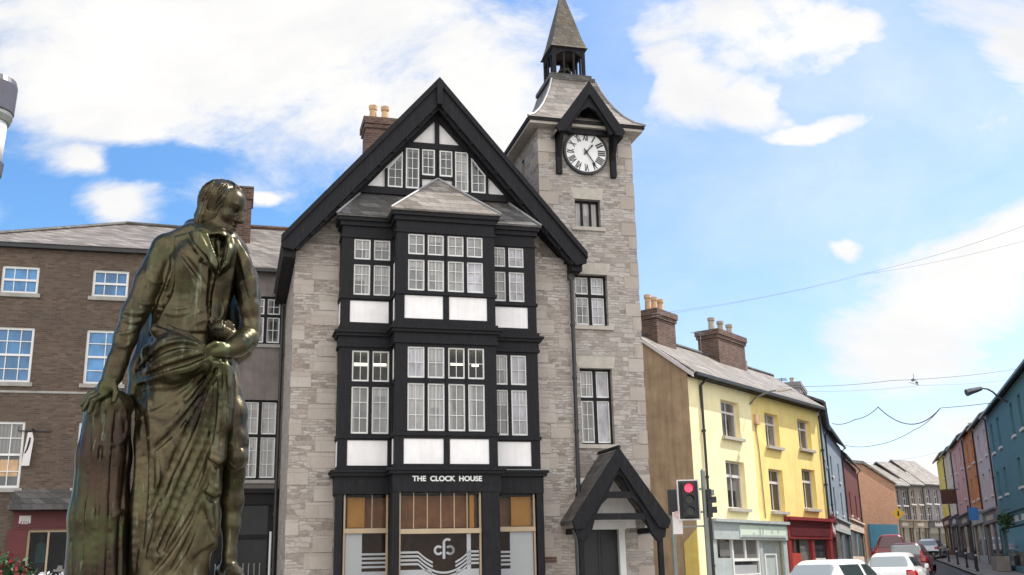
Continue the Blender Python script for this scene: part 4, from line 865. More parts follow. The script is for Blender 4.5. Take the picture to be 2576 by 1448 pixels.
        P = (idx+P/W[:, None])*s.h+s.lo; F = []
        for ax in range(3):
            u, v = (ax+1) % 3, (ax+2) % 3; A = np.take(f, range(n[ax]-1), ax); B = np.take(f, range(1, n[ax]), ax); cr = np.argwhere((A < 0) != (B < 0))
            cr = cr[(cr[:, u] > 0) & (cr[:, v] > 0) & (cr[:, u] < n[u]-1) & (cr[:, v] < n[v]-1)]; sg = A[tuple(cr.T)] < 0
            e1 = np.zeros(3, int); e1[u] = 1; e2 = np.zeros(3, int); e2[v] = 1
            q = np.stack([ids[tuple((cr-e1-e2).T)], ids[tuple((cr-e2).T)], ids[tuple(cr.T)], ids[tuple((cr-e1).T)]], 1); q[~sg] = q[~sg][:, ::-1]; F.append(q)
        return P, np.concatenate(F)
    def build(s, name, m, parent, it=1):
        P, F = s.mesh()
        for _ in range(it):
            A = np.zeros_like(P); N = np.zeros(len(P))
            for a, b in ((0, 1), (1, 2), (2, 3), (3, 0)):
                for p, q in ((a, b), (b, a)): np.add.at(A, F[:, p], P[F[:, q]]); np.add.at(N, F[:, p], 1)
            P = P*.7+.3*A/np.maximum(N, 1)[:, None]
        me = bpy.data.meshes.new(name); me.from_pydata(P.tolist(), [], F.tolist()); me.materials.append(MAT[m])
        me.polygons.foreach_set('use_smooth', [True]*len(me.polygons)); o = bpy.data.objects.new(name, me); COL.objects.link(o); o.parent = parent; return o
def P2(px, py): return SF.pk(px, py, 0.)
def P3(px, py, y): x, z = SF.pk(px, py, y); return (x, y, z)
def P4(px, py, y, r): return P3(px, py, y)+(r,)
def statue():
    ST = thing('bronze_statue', 'weathered green bronze statue of a standing man in a coat and draped cloak', 'statue', SF.w(0, 0, 0), SF.a)
    h = .0075
    # ---------- figure: head, coat, arms, hands, leg
    B = SDF((-.85, -.5, 1.52), (.5, .36, 4.02), h)
    hx, hz = SF.pk(561, 523, 0.); a = radians(31); fwd = np.array([cos(a), -sin(a), 0]); sd = np.array([sin(a), cos(a), 0]); upv = np.array([0, 0, 1.])
    tl = radians(-17); fv = fwd*cos(tl)+upv*sin(tl); uv = upv*cos(tl)-fwd*sin(tl); Rm = [fv, sd, uv]
    hp = lambda f, s, u: np.array([hx, 0, hz])+fv*f+sd*s+uv*u
    E = lambda f, s, u, r, k=.02, mode='+': B.ell(hp(f, s, u), r, k, mode, Rm)
    E(-.01, 0, .035, (.128, .1, .112)); E(.035, 0, -.045, (.088, .078, .115), .03); E(.05, 0, .045, (.08, .075, .075), .03)
    E(.072, 0, -.135, (.036, .036, .03), .03); E(.03, 0, -.12, (.06, .058, .04), .03)
    for sg in (-1, 1):
        E(.075, sg*.045, -.05, (.03, .028, .03), .025); E(.108, sg*.036, -.004, (.017, .024, .017), .015, '-'); E(.098, sg*.036, -.006, (.017, .017, .014), .004)
        E(.106, sg*.036, .005, (.012, .022, .005), .006); E(.108, sg*.034, .026, (.018, .034, .011), .015)
        E(.128, sg*.017, -.064, (.016, .012, .012), .012)
    B.chain([tuple(hp(.118, 0, .02))+(.014,), tuple(hp(.135, 0, -.025))+(.0135,), tuple(hp(.152, 0, -.06))+(.017,)], .014)
    E(.122, 0, -.092, (.014, .028, .009), .008); E(.117, 0, -.112, (.014, .026, .010), .008); E(.125, 0, -.1025, (.02, .03, .0035), .004, '-'); E(.104, 0, -.128, (.012, .026, .008), .01, '-')
    B.chain([tuple(hp(-.03, 0, -.1))+(.066,), P4(542, 600, .0, .085)], .04)
    # collar / stock
    B.chain([P4(520, 560, .11, .05), P4(484, 574, .07, .05), P4(488, 584, -.02, .048), P4(512, 590, -.075, .044), P4(540, 602, -.11, .036), P4(556, 618, -.13, .026)], .018); B.chain([P4(520, 560, .11, .05), P4(566, 590, .05, .045), P4(580, 606, -.03, .036), P4(574, 622, -.09, .026)], .018)
    B.ridge(((474, 590), (500, 598), (530, 612), (552, 632)), .012, .005, '-')
    B.chain([P4(497, 592, .05, .05), P4(522, 585, -.05, .042), P4(556, 596, -.09, .036)], .025); B.chain([P4(556, 596, -.09, .034), P4(580, 604, -.02, .034), P4(575, 598, .07, .04)], .02)
    B.chain([P4(566, 604, -.1, .025), P4(560, 640, -.155, .03), P4(553, 672, -.165, .016)], .015)
    # torso
    B.chain([P4(540, 600, .02, .1), P4(520, 650, .0, .145), P4(514, 720, -.005, .145), P4(502, 800, -.01, .13), P4(480, 900, -.01, .15)], .05, sy=.95)
    B.chain([P4(535, 592, .03, .06), P4(470, 606, .03, .075), P4(424, 622, .02, .085)], .05); B.chain([P4(545, 600, .03, .06), P4(590, 630, .05, .075)], .05)
    B.ell(P3(470, 680, -.03), (.10, .125, .15), .05); B.ell(P3(560, 690, -.01), (.085, .12, .19), .05)
    B.chain([P4(452, 720, .02, .11), P4(440, 800, .02, .12), P4(430, 880, .02, .13)], .05)
    B.chain([P4(420, 680, .13, .07), P4(400, 780, .13, .09), P4(390, 900, .1, .1)], .04)
    # right arm and hand on the stump
    B.chain([P4(414, 630, .01, .082), P4(373, 710, -.02, .074), P4(338, 790, -.04, .07), P4(316, 850, -.06, .062), P4(296, 910, -.08, .054), P4(286, 938, -.085, .052)], .03)
    B.chain([P4(288, 930, -.085, .057), P4(284, 946, -.087, .057)], .012); B.chain([P4(282, 948, -.09, .04), P4(268, 975, -.1, .046), P4(262, 990, -.105, .042)], .02)
    for i, (x1, y1, x2, y2, yy) in enumerate(((232, 988, 212, 1008, -.02), (226, 992, 206, 1020, -.06), (228, 1000, 210, 1032, -.10), (236, 1008, 224, 1038, -.14))):
        B.chain([P4(256+i*3, 974+i*6, -.07-.018*i, .019), P4(x1, y1, yy-.02, .0165), P4(x2, y2, yy-.02, .013)], .008)
    B.chain([P4(286, 962, -.12, .02), P4(292, 990, -.15, .017), P4(286, 1010, -.165, .014)], .01)
    for pts, r in ((((352, 700), (385, 720), (410, 715)), .012), (((330, 760), (360, 775), (390, 765)), .014), (((312, 795), (345, 800), (368, 790)), .017), (((305, 812), (330, 822), (356, 815)), .015), (((300, 850), (322, 850), (340, 838)), .012), (((290, 880), (310, 885), (328, 876)), .012),
                   (((380, 640), (372, 700), (352, 770)), .014), (((428, 620), (436, 680), (420, 740)), .016)): B.ridge(pts, r)
    
    # left arm under the cloak, hand clutching the drapery
    B.chain([P4(596, 645, .09, .075), P4(622, 740, .09, .06), P4(630, 830, -.02, .06), P4(618, 856, -.12, .064)], .03)
    B.chain([P4(622, 850, -.12, .066), P4(596, 872, -.19, .056), P4(580, 880, -.215, .05)], .025); B.chain([P4(606, 862, -.17, .066), P4(600, 868, -.18, .066)], .01)
    B.chain([P4(580, 880, -.215, .04), P4(556, 884, -.25, .044), P4(542, 888, -.26, .04)], .02)
    for i in range(4): B.chain([P4(545-i, 872+i*10, -.27+.006*i, .0175), P4(524-i, 876+i*10, -.285+.01*i, .016), P4(512+i*3, 886+i*9, -.262+.01*i, .0135), P4(520+i*3, 893+i*7, -.235, .012)], .006)
    B.chain([P4(560, 868, -.27, .019), P4(540, 866, -.29, .017), P4(526, 872, -.29, .014)], .008)
    # rolled hat / cloak end held against the waist
    B.ell(P3(562, 838, -.17), (.072, .055, .066), .012); B.ridge(((535, 832), (556, 814), (582, 820), (592, 846)), .014, .006); B.ridge(((545, 842), (562, 832), (582, 846)), .014, .012, '-'); B.ridge(((548, 822), (566, 822), (584, 838)), .012, .006)
    B.ridge(((438, 664), (428, 730), (402, 790), (378, 840)), .03, .02, '-', sink=.25)
    B.emboss([(440, 604), (479, 596), (500, 606), (522, 650), (541, 696), (530, 745), (522, 775), (524, 850), (385, 850), (400, 760), (430, 690)], .012)
    B.emboss([(566, 612), (553, 692), (540, 706), (530, 750), (527, 775), (527, 850), (556, 850), (561, 820), (576, 730), (586, 665), (582, 618)], .012)
    B.emboss([(476, 597), (520, 606), (549, 690), (540, 710), (518, 684), (498, 676), (506, 662), (484, 634)], .04)
    B.emboss([(567, 610), (580, 616), (585, 652), (572, 690), (543, 716), (553, 690)], .034)
    # coat: lapels, front edge, buttons, waist creases
    B.ridge(((472, 600), (484, 634), (518, 682), (538, 712)), .016, .008, '-'); B.ridge(((528, 612), (543, 650), (551, 690)), .014, .006, '-'); B.ridge(((564, 622), (560, 660), (553, 694)), .014, .006, '-'); B.ridge(((520, 608), (537, 645), (549, 688)), .010, .005)
    B.ridge(((567, 612), (565, 650), (553, 692)), .010, .005); B.ridge(((578, 620), (582, 665), (574, 730), (559, 821)), .02, .012); B.ridge(((540, 704), (529, 742), (524, 776), (525, 840)), .013, .006, '-')
    B.ridge(((543, 696), (532, 745), (527, 800), (528, 850)), .011, .006); B.ridge(((525, 774), (524, 800), (525, 836)), .007, .004, '-')
    B.emboss([(524, 612), (548, 690), (553, 691), (566, 614), (546, 606)], -.03); B.emboss([(527, 690), (541, 707), (532, 750), (526, 792), (519, 782), (520, 738)], -.02)
    B.chain([P4(549, 612, -.105, .02), P4(552, 640, -.125, .022), P4(551, 672, -.13, .012)], .006); B.ridge(((541, 616), (548, 640), (547, 664)), .009, .004)
    for yy in (778, 806, 834): B.ell(P3(536, yy, (B.surf(*P2(536, yy)) or -.15)), (.011, .008, .011), .003)
    for pts, r in ((((400, 770), (440, 790), (485, 785)), .012), (((392, 785), (435, 805), (490, 798)), .012), (((415, 745), (450, 765), (500, 762)), .010), (((470, 700), (490, 740), (480, 780)), .014), (((455, 640), (470, 690), (510, 730)), .016), (((530, 790), (500, 800), (470, 815)), .010), (((535, 815), (505, 822), (478, 840)), .012), (((550, 760), (560, 790), (552, 815)), .010)): B.ridge(pts, r)
    B.ridge(((455, 655), (490, 700), (512, 735)), .012, .012, '-')
    # left leg, stocking and shoe
    B.chain([P4(560, 930, .0, .09), P4(584, 1040, -.06, .082), P4(592, 1110, -.1, .07), P4(592, 1152, -.115, .064), P4(588, 1195, -.07, .058), P4(583, 1260, -.035, .062), P4(580, 1320, -.04, .05), P4(577, 1395, -.05, .036), P4(576, 1425, -.05, .04)], .03)
    B.ell(P3(600, 1150, -.16), (.036, .035, .045), .03); B.ridge(((566, 1122), (590, 1132), (614, 1124)), .010, .006); B.ridge(((572, 1172), (590, 1184), (606, 1176)), .008, .006); B.ell(P3(604, 1136, -.165), (.014, .014, .014), .006)
    B.chain([P4(574, 1432, -.03, .045), P4(590, 1446, -.13, .042), P4(604, 1458, -.22, .032)], .03); B.chain([P4(560, 1440, .02, .045), P4(574, 1432, -.03, .045)], .02)
    B.build('figure', 'bronze', ST)
    # ---------- hair
    Hh = SDF((hx-.26, -.24, hz-.26), (hx+.24, .24, hz+.2), .0055)
    e = lambda f, s, u, r, k=.03, mode='+': Hh.ell(hp(f, s, u), r, k, mode, Rm)
    e(-.025, 0, .03, (.122, .098, .112)); e(-.085, 0, -.045, (.055, .085, .085), .05); e(-.09, 0, -.10, (.04, .075, .05), .03)
    for sg in (-1, 1): e(-.035, sg*.072, -.04, (.068, .03, .092), .04)
    e(.2, 0, -.035, (.168, .3, .19), .02, '-')
    R = random.Random(4)
    for sg in (-1, 1):
        for i in list(range(13))+[k+.5 for k in range(12)]:
            groove = i != int(i); t = i/12; L0 = .35+1.9*t; pts = []          # strands swept from the parting back and down over the ear
            for u in np.linspace(0, 1, 9):
                th = radians(12+112*u)+.05*sin(i*2.3); ph = L0+.35*u*(1-t)+.06*sin(5*u+i)    # polar from crown, azimuth from the face
                f = -.025+.14*sin(th)*cos(ph); q = .03+.127*cos(th); sd_ = sg*(.004+.116*sin(th)*sin(ph))
                if u > .6: f -= .05*(u-.6); sd_ *= 1-.25*(u-.6)
                if f > .05: f = .05+.2*(f-.05)
                pts.append(tuple(hp(f, sd_, q))+(.0075 if groove else .0185*(1-.3*u)+.004*sin(i*3.1),))
            if groove: pts = [tuple(p[j]+(p[j]-hp(-.025, 0, .03)[j])*.09 for j in range(3))+(p[3],) for p in pts]
            Hh.chain(pts, .004, '-' if groove else '+')
    for i in range(11):
        an = -1.25+2.5*i/10; k = .012*(i % 3); Hh.chain([tuple(hp(-.132*cos(an)-.005, .112*sin(an), -.02))+(.013,), tuple(hp(-.130*cos(an)-.012, .104*sin(an), -.09))+(.013,), tuple(hp(-.118*cos(an)-.02, .092*sin(an), -.14-k))+(.009,)], .009)
    Hh.build('hair', 'bronze', ST, 1)
    # ---------- cloak over the left shoulder
    C = SDF((-.1, -.34, 2.55), (.5, .42, 3.72), .009)
    C.chain([P4(566, 600, .05, .04), P4(588, 618, -.05, .04), P4(609, 660, -.08, .05), P4(621, 715, -.09, .056), P4(628, 780, -.10, .054), P4(632, 830, -.10, .042), P4(632, 876, -.08, .02)], .03)
    C.chain([P4(590, 620, .12, .06), P4(614, 700, .14, .07), P4(618, 790, .12, .075), P4(606, 880, .1, .07)], .06); C.chain([P4(612, 660, .04, .05), P4(628, 740, .04, .055), P4(634, 820, .02, .05)], .05)
    C.chain([P4(600, 730, .04, .03), P4(612, 772, -.04, .032), P4(626, 815, -.10, .034), P4(632, 850, -.11, .026)], .02)
    C.chain([P4(575, 660, .2, .06), P4(575, 800, .2, .07), P4(585, 900, .16, .06)], .06)
    C.emboss([(574, 604), (600, 612), (640, 700), (650, 800), (640, 880), (624, 870), (629, 783), (609, 700), (590, 650)], .012)
    for pts, r in ((((578, 610), (600, 660), (618, 730), (632, 790)), .014), (((596, 622), (622, 680), (636, 760)), .012), (((606, 765), (620, 800), (634, 836)), .012)): C.ridge(pts, r)
    C.build('cloak', 'bronze', ST)
    # ---------- drapery round hips and legs
    D = SDF((-.62, -.5, 1.5), (.42, .34, 2.98), .0095)
    D.chain([P4(458, 870, .0, .13), P4(450, 950, .0, .155), P4(432, 1100, .0, .19), P4(425, 1280, .0, .2), P4(420, 1470, .0, .21)], .06, sy=.9)
    D.chain([P4(520, 930, -.05, .1), P4(505, 1050, -.07, .105), P4(490, 1200, -.08, .11), P4(470, 1350, -.07, .12), P4(462, 1470, -.06, .125)], .06)
    D.chain([P4(384, 850, .12, .08), P4(364, 930, .12, .08), P4(358, 1000, .10, .09)], .05)
    D.chain([P4(386, 892, -.05, .07), P4(425, 880, -.15, .075), P4(480, 885, -.205, .055), P4(518, 896, -.235, .035)], .05); D.chain([P4(400, 830, -.1, .05), P4(460, 855, -.17, .045), P4(516, 888, -.23, .03)], .04); D.chain([P4(392, 942, -.06, .055), P4(440, 935, -.17, .06), P4(530, 910, -.23, .045)], .05)
    D.chain([P4(548, 905, -.215, .05), P4(552, 960, -.18, .06), P4(547, 1050, -.15, .07), P4(536, 1140, -.14, .07), P4(527, 1230, -.12, .06), P4(520, 1300, -.10, .055), P4(522, 1340, -.09, .04)], .04)
    D.chain([P4(572, 905, -.17, .035), P4(580, 960, -.17, .026), P4(582, 1030, -.165, .018)], .02); D.chain([P4(568, 960, -.15, .035), P4(566, 1060, -.14, .035)], .03)
    D.chain([P4(505, 1230, -.1, .06), P4(515, 1330, -.1, .06), P4(538, 1372, -.1, .02)], .04); D.chain([P4(500, 1290, -.08, .09), P4(470, 1400, -.09, .1)], .05)
    D.emboss([(528, 930), (580, 940), (578, 1080), (566, 1100), (562, 1162), (548, 1176), (551, 1240), (532, 1256), (538, 1348), (520, 1318), (506, 1262), (516, 1150), (520, 1040)], .03)
    D.emboss([(545, 930), (576, 940), (573, 1086), (556, 1112), (548, 1080), (552, 1000)], .022); D.emboss([(526, 1130), (558, 1160), (548, 1172), (536, 1186), (518, 1176)], .018); D.emboss([(514, 1210), (548, 1236), (530, 1252), (508, 1246)], .016)
    D.emboss([(504, 1288), (540, 1368), (500, 1390), (470, 1420), (470, 1330)], .015)
    for pts, r, md in ((((352, 1010), (400, 1100), (410, 1250), (395, 1420)), .03, '+'), (((420, 1100), (440, 1200), (425, 1340)), .026, '+'), (((400, 1120), (420, 1240), (410, 1400)), .02, '-'), (((450, 1010), (470, 1090), (460, 1160)), .022, '+'), (((520, 890), (478, 850), (440, 822), (402, 806)), .021, '+'), (((517, 896), (470, 872), (430, 850), (380, 842)), .013, '+'), (((516, 900), (470, 884), (420, 890), (350, 920)), .016, '+'), (((518, 905), (470, 900), (410, 918), (340, 946)), .015, '+'), (((520, 912), (470, 920), (410, 938), (340, 955)), .014, '+'), (((528, 920), (480, 945), (420, 956), (345, 962)), .016, '+'),
                       (((514, 893), (465, 862), (415, 835), (375, 820)), .014, '-'), (((510, 903), (455, 892), (400, 905), (345, 935)), .013, '-'), (((520, 916), (470, 932), (400, 948), (335, 953)), .014, '-'), (((470, 975), (420, 985), (360, 980)), .010, '+'),
                       (((562, 930), (528, 1010), (480, 1130), (430, 1250), (375, 1400)), .021, '+'), (((568, 945), (538, 1040), (500, 1140), (445, 1270), (385, 1400)), .019, '+'), (((555, 930), (510, 1010), (462, 1120), (410, 1230), (362, 1330)), .019, '-'), (((566, 950), (532, 1040), (490, 1140), (440, 1260), (392, 1370)), .017, '-'), (((560, 1000), (528, 1100), (490, 1200), (440, 1310), (400, 1390)), .018, '-'),
                       (((548, 928), (500, 1000), (440, 1070), (370, 1115)), .016, '+'), (((535, 925), (475, 990), (410, 1040), (350, 1060)), .014, '+'), (((500, 1010), (450, 1080), (400, 1130), (350, 1160)), .012, '-'),
                       (((535, 1150), (505, 1240), (460, 1330), (400, 1420)), .016, '+'), (((525, 1190), (490, 1290), (440, 1370), (385, 1440)), .016, '-'), (((515, 1250), (480, 1330), (430, 1410), (390, 1450)), .016, '+'), (((505, 1280), (470, 1370), (430, 1440)), .014, '-'),
                       (((562, 930), (568, 1000), (562, 1090)), .013, '+'), (((548, 930), (550, 1040), (540, 1140), (528, 1230)), .015, '+'), (((556, 940), (560, 1040), (550, 1130)), .012, '-'), (((538, 950), (532, 1060), (518, 1180)), .013, '-'), (((520, 1155), (540, 1172), (562, 1162)), .012, '+'), (((512, 1238), (530, 1250), (552, 1244)), .012, '+'), (((520, 1170), (540, 1186), (560, 1178)), .010, '-'), (((514, 1252), (532, 1264), (548, 1258)), .010, '-'),
                       (((345, 1000), (352, 1150), (345, 1300), (338, 1440)), .02, '+'), (((372, 1010), (385, 1130), (372, 1290), (350, 1430)), .014, '+'), (((360, 1050), (368, 1200), (358, 1380)), .013, '-'), (((575, 930), (584, 980), (582, 1040)), .008, '+')):
        D.ridge(pts, r*1.45, r*.5, md)
    D.build('drapery', 'bronze', ST)
    # ---------- tree stump with cloth over its top
    U = SDF((-.95, -.34, 1.5), (-.2, .3, 2.72), .0095)
    U.chain([P4(272, 1030, .0, .125), P4(262, 1150, .0, .14), P4(250, 1300, .0, .155), P4(244, 1480, .0, .17)], .04); U.ell(P3(276, 1020, .0), (.13, .12, .07), .03)
    R = random.Random(9)
    for i in range(9):
        x = 196+i*15; U.ridge(((x+10, 1040+R.random()*40), (x+R.uniform(-4, 4), 1180), (x-8+R.uniform(-5, 5), 1320), (x-14, 1460)), R.uniform(.005, .012), None, '+' if i % 2 else '-', taper=False)
    for pts, r in ((((222, 1012), (270, 1000), (325, 1004)), .014), (((215, 1030), (240, 1060), (238, 1130)), .014), (((300, 1010), (318, 1060), (312, 1110), (285, 1128)), .017), (((236, 1115), (270, 1128), (305, 1118)), .012), (((255, 1015), (258, 1060), (250, 1110)), .010), (((280, 1340), (290, 1300), (318, 1290)), .014), (((278, 1350), (284, 1400), (282, 1450)), .012)): U.ridge(pts, r)
    U.build('tree_stump', 'bronze_dark', ST)
    Pn = thing('statue_plinth', 'granite pedestal under the bronze statue', 'pedestal', SF.w(0, 0, 0), SF.a)
    MB().box(-1.0, .55, -.5, .45, 1.42, 1.55).box(-.93, .48, -.43, .38, .35, 1.42).box(-1.05, .6, -.55, .5, 0, .35).build('pedestal', 'granite', Pn, bevel=.015)
statue()
# ================================================================== STREET LAMP, top left
lp = at_dist(3, 440, 11.)
L_ = thing('street_lamp', 'post-top street lamp with clear cylinder and dark cap at the upper left', 'street lamp', (lp[0]-.20, lp[1], 0), radians(18))
_, zc = Fr(lp, 18).pk(0, 200); _, zb = Fr(lp, 18).pk(0, 285); _, zg = Fr(lp, 18).pk(0, 408)
MB().lathe([(.09, 0), (.09, .5), (.065, .6), (.06, zg-.35), (.12, zg-.3), (.185, zg-.12), (.195, zg), (.1, zg)], (0, 0, 0), 24).build('post', 'lamp_cap', L_, smooth=False)
MB().lathe([(.17, zg), (.185, zb+.02)], (0, 0, 0), 32).build('diffuser', 'plaster_white', L_, smooth=True)
MB().lathe([(.215, zb), (.235, zb+.02), (.245, zc-.06), (.23, zc), (.05, zc+.03)], (0, 0, 0), 32).build('cap', 'lamp_cap', L_)
MB().ring(0, 0, .19, .2, 0, .01, n=4) ; MB().lathe([(.205, zb-.09), (.225, zb-.03), (.225, zb+.005)], (0, 0, 0), 32).build('collar', 'galvanised', L_)
# ================================================================== YELLOW HOUSE
YF = Fr(at_dist(1728, 930, 36.), 53)
def yellow_house():
    g0 = 0.
    Hh = thing('yellow_house', 'three-storey yellow house with slate roof, brown gable end and grey and red shopfronts', 'house', YF.o, YF.a)
    W = 11.85; E = 8.0; R = 1.95; RZ = 9.68; gl = .4
    up = [(2.42, 3.92, 6.03, 7.36), (6.17, 7.5, 5.98, 7.27), (9.43, 10.8, 6.12, 7.34)]; lo = [(2.46, 4.0, 3.5, 5.18), (6.12, 7.45, 3.5, 5.1), (9.4, 10.8, 3.7, 5.3)]
    shop = [(1.2, 6.75, .3, 2.42), (7.5, 11.6, .3, 2.5)]
    w = MB(); w.holed(0, 5.0, gl-.6, E, 0, .3, up+lo+shop); w.build('wall', 'yellow_pale', Hh)
    w = MB(); w.holed(5.0, W, gl-.6, E, 0, .3, up+lo+shop); w.build('wall', 'yellow_deep', Hh)
    b = MB().prismx([(0.0, -.2), (0.0, E-.02), (R, RZ-.12), (R*2, E-.02), (R*2, -.2)], -.03, -.002); b.build('gable_wall', 'render_brown', Hh)
    MB().prismx([(.3, 0), (.3, E-.1), (R, RZ-.3), (R*2, E-.1), (R*2, 0)], .003, W-.003).build('rear_wall', 'interior', Hh)
    MB().prismx([(-.32, E-.06), (-.32, E+.03), (R, RZ), (R*2+.25, E-.02), (R*2+.25, E-.1), (R, RZ-.11)], -.1, W+.05).build('roof', 'slate', Hh)
    MB().prismx([(-.3, E-.05), (R, RZ+.03), (R, RZ-.14), (-.3, E-.2)], -.16, -.101).build('verge_board', 'board_white', Hh)
    MB().tube([(-.1, R, RZ+.02), (W+.05, R, RZ+.02)], .09, 8).build('ridge_tile', 'slate_dark', Hh)
    MB().box(-.05, W, -.42, -.30, E-.12, E-.02).build('gutter', 'gutter_black', Hh); MB().box(0, W, -.3, -.003, E-.14, E-.07).build('soffit', 'timber_black', Hh)
    gutterpipe(Hh, [(.82, -.36, E-.1), (.82, -.07, E-.35), (.82, -.07, 2.9), (.82, -.07, .2)], .055); gutterpipe(Hh, [(W-.1, -.36, E-.1), (W-.1, -.07, E-.35), (W-.1, -.07, 3.3)], .055)
    for (a, b_, p, h) in up+lo:
        o = sash(Hh, a, b_, p, h, .18, 2, 1, frame='board_white', pane='pane_dark', fw_=.06, bar=.04, meet=False, sill='sandstone', sd=.26)
        MB().box(a+.06, b_-.06, .17, .22, p+(h-p)*.66, p+(h-p)*.72).build('transom', 'board_white', o)
    # low ochre slab with a sloping top on the gable corner
    MB().prismx([(.0, 0.), (.0, 2.75), (.5, 2.3), (.5, 0.)], -.06, -.031).build('corner_slab', 'yellow_ochre', Hh)
    MB().prism([(.0, 0), (.0, 3.0), (.62, 3.0), (.62, 0)], -.02, -.003).build('corner_panel', 'yellow_ochre', Hh) if False else None
    # shop 1, grey
    s = MB().box(.92, 7.1, -.14, -.003, 2.42, 3.0).box(.9, 7.14, -.26, -.003, 3.0, 3.1).box(.92, 1.2, -.08, .1, 0, 2.42).box(6.75, 7.1, -.08, .1, 0, 2.42).box(1.2, 6.75, .05, .2, 0, .75).box(4.75, 5.0, -.02, .12, 0, 2.42).box(1.2, 2.5, .02, .15, 0, 1.8).box(5.0, 6.75, .1, .2, .3, 2.42)
    s.build('shopfront', 'shop_grey', Hh)
    MB().box(2.9, 6.9, -.17, -.142, 2.5, 2.92).build('sign_board', 'shop_mint', Hh)
    t = MB()
    for x, z0, z1 in ((4.0, 2.58, 2.66), (4.55, 2.6, 2.84), (4.8, 2.62, 2.86), (5.6, 2.66, 2.78), (6.15, 2.68, 2.8)): t.box(x-.05, x+.05, -.178, -.171, z0, z1)
    t.box(3.0, 6.8, -.178, -.171, 2.52, 2.59); t.build('lettering', 'shop_grey', Hh)
    f = MB().box(2.5, 2.6, .0, .1, .6, 2.42).box(4.65, 4.75, .0, .1, .6, 2.42).box(2.6, 4.65, .0, .1, 1.68, 1.78).box(3.55, 3.65, .01, .1, 1.78, 2.42).box(2.6, 4.65, 0, .1, 1.2, 1.26).box(5.3, 5.38, .06, .14, .3, 1.95).box(6.3, 6.38, .06, .14, .3, 1.95).box(5.38, 6.3, .06, .14, 1.88, 1.95); f.build('shop_frame', 'paint_white', Hh)
    MB().box(2.55, 4.7, .06, .07, .75, 2.42).box(1.55, 2.3, .0, .01, 1.85, 2.35).build('pane', 'pane_dark', Hh)
    MB().box(2.62, 4.6, .045, .055, .75, 1.18).build('window_sticker', 'signal_poster', Hh) if 'signal_poster' in MAT else MB().box(2.62, 4.2, .045, .055, .75, 1.0).build('window_poster', 'petal_red', Hh)
    MB().box(2.7, 4.5, .047, .056, 1.27, 1.55).build('window_blind', 'frost', Hh)
    # shop 2, red
    s = MB().box(7.2, 11.75, -.14, -.003, 2.5, 3.2).box(7.16, 11.8, -.28, -.003, 3.2, 3.32).box(7.2, 7.5, -.1, .1, 0, 2.5).box(11.5, 11.78, -.1, .1, 0, 2.5).box(9.6, 9.85, -.08, .1, 0, 2.5).box(7.5, 8.2, .1, .2, 0, 2.5); s.build('shopfront', 'shop_red', Hh)
    MB().box(7.4, 11.5, -.165, -.142, 2.6, 3.1).build('fascia_board', 'shop_red_dark', Hh)
    MB().box(7.55, 8.7, .05, .12, .2, 1.95).build('door', 'door_red', Hh); MB().box(8.7, 9.6, .06, .1, .3, 2.5).box(9.85, 11.5, .06, .1, .8, 2.5).build('pane', 'pane_dark', Hh); MB().box(10.0, 11.2, .03, .05, .9, 1.75).build('window_poster', 'board_white', Hh)
    # chimneys
    c0, c1 = YF.pk(1651, 800, 1.5)[0], YF.pk(1697, 800, 1.5)[0]; z1 = YF.pk(1665, 796, 1.95)[1]; chimney(Hh, c0, c1, 1.5, 2.4, 8.8, z1, 'brick_red', 3, 'terracotta', .62, .12)
    c0, c1 = YF.pk(1806, 850, 1.5)[0], YF.pk(1885, 850, 1.5)[0]; z1 = YF.pk(1820, 846, 1.95)[1]; chimney(Hh, c0, c1-.55, 1.5, 2.4, 8.8, z1, 'brick_red', 3, 'terracotta_grey', .58, .13)
    MB().box(c1-.55, c1-.2, 1.6, 2.35, 8.8, z1-.9).build('chimney_flank', 'pebble_wall', Hh)
    # tv aerial
    ax_, az_ = YF.pk(1762, 850, 2.)
    t = MB().tube([(ax_, 2, 9.4), (ax_, 2, az_+.25)], .015, 5).tube([(ax_-.5, 2, az_+.15), (ax_+.5, 2, az_+.2)], .01, 5)
    for k in range(6): t.tube([(ax_-.45+k*.17, 1.8, az_+.16), (ax_-.45+k*.17, 2.2, az_+.16)], .008, 4)
    t.build('tv_aerial', 'galvanised', Hh)
    # alarm box and cable
    ax_, az_ = YF.pk(1900, 1055); MB().box(ax_-.18, ax_+.18, -.12, -.003, az_-.2, az_+.16).build('alarm_box', 'terracotta', Hh)
    MB().tube([(ax_-.1, -.03, az_-.2), (ax_+.05, -.03, az_-1.2), (ax_+.15, -.03, 3.2)], .02, 5).build('cable', 'terracotta_grey', Hh)
    # wall lamp
    lx, lz = YF.pk(1885, 1008); hx_, hz_ = YF.pk(1925, 1002, -1.3)
    WLm = thing('wall_lamp', 'street lamp on a bracket arm fixed to the yellow facade', 'street lamp', YF.w(lx, 0, 0), YF.a)
    MB().tube([(0, -.01, lz-.15), (.05, -.25, lz+.1), (.2, -.8, lz+.28), (.3, -1.1, lz+.3)], .035, 6).build('arm', 'galvanised', WLm)
    MB().prismx([(-1.0, lz+.24), (-1.6, lz+.26), (-1.62, lz+.32), (-1.3, lz+.4), (-1.0, lz+.36)], .2, .42).build('lamp_head', 'board_white', WLm, bevel=.02)
yellow_house()
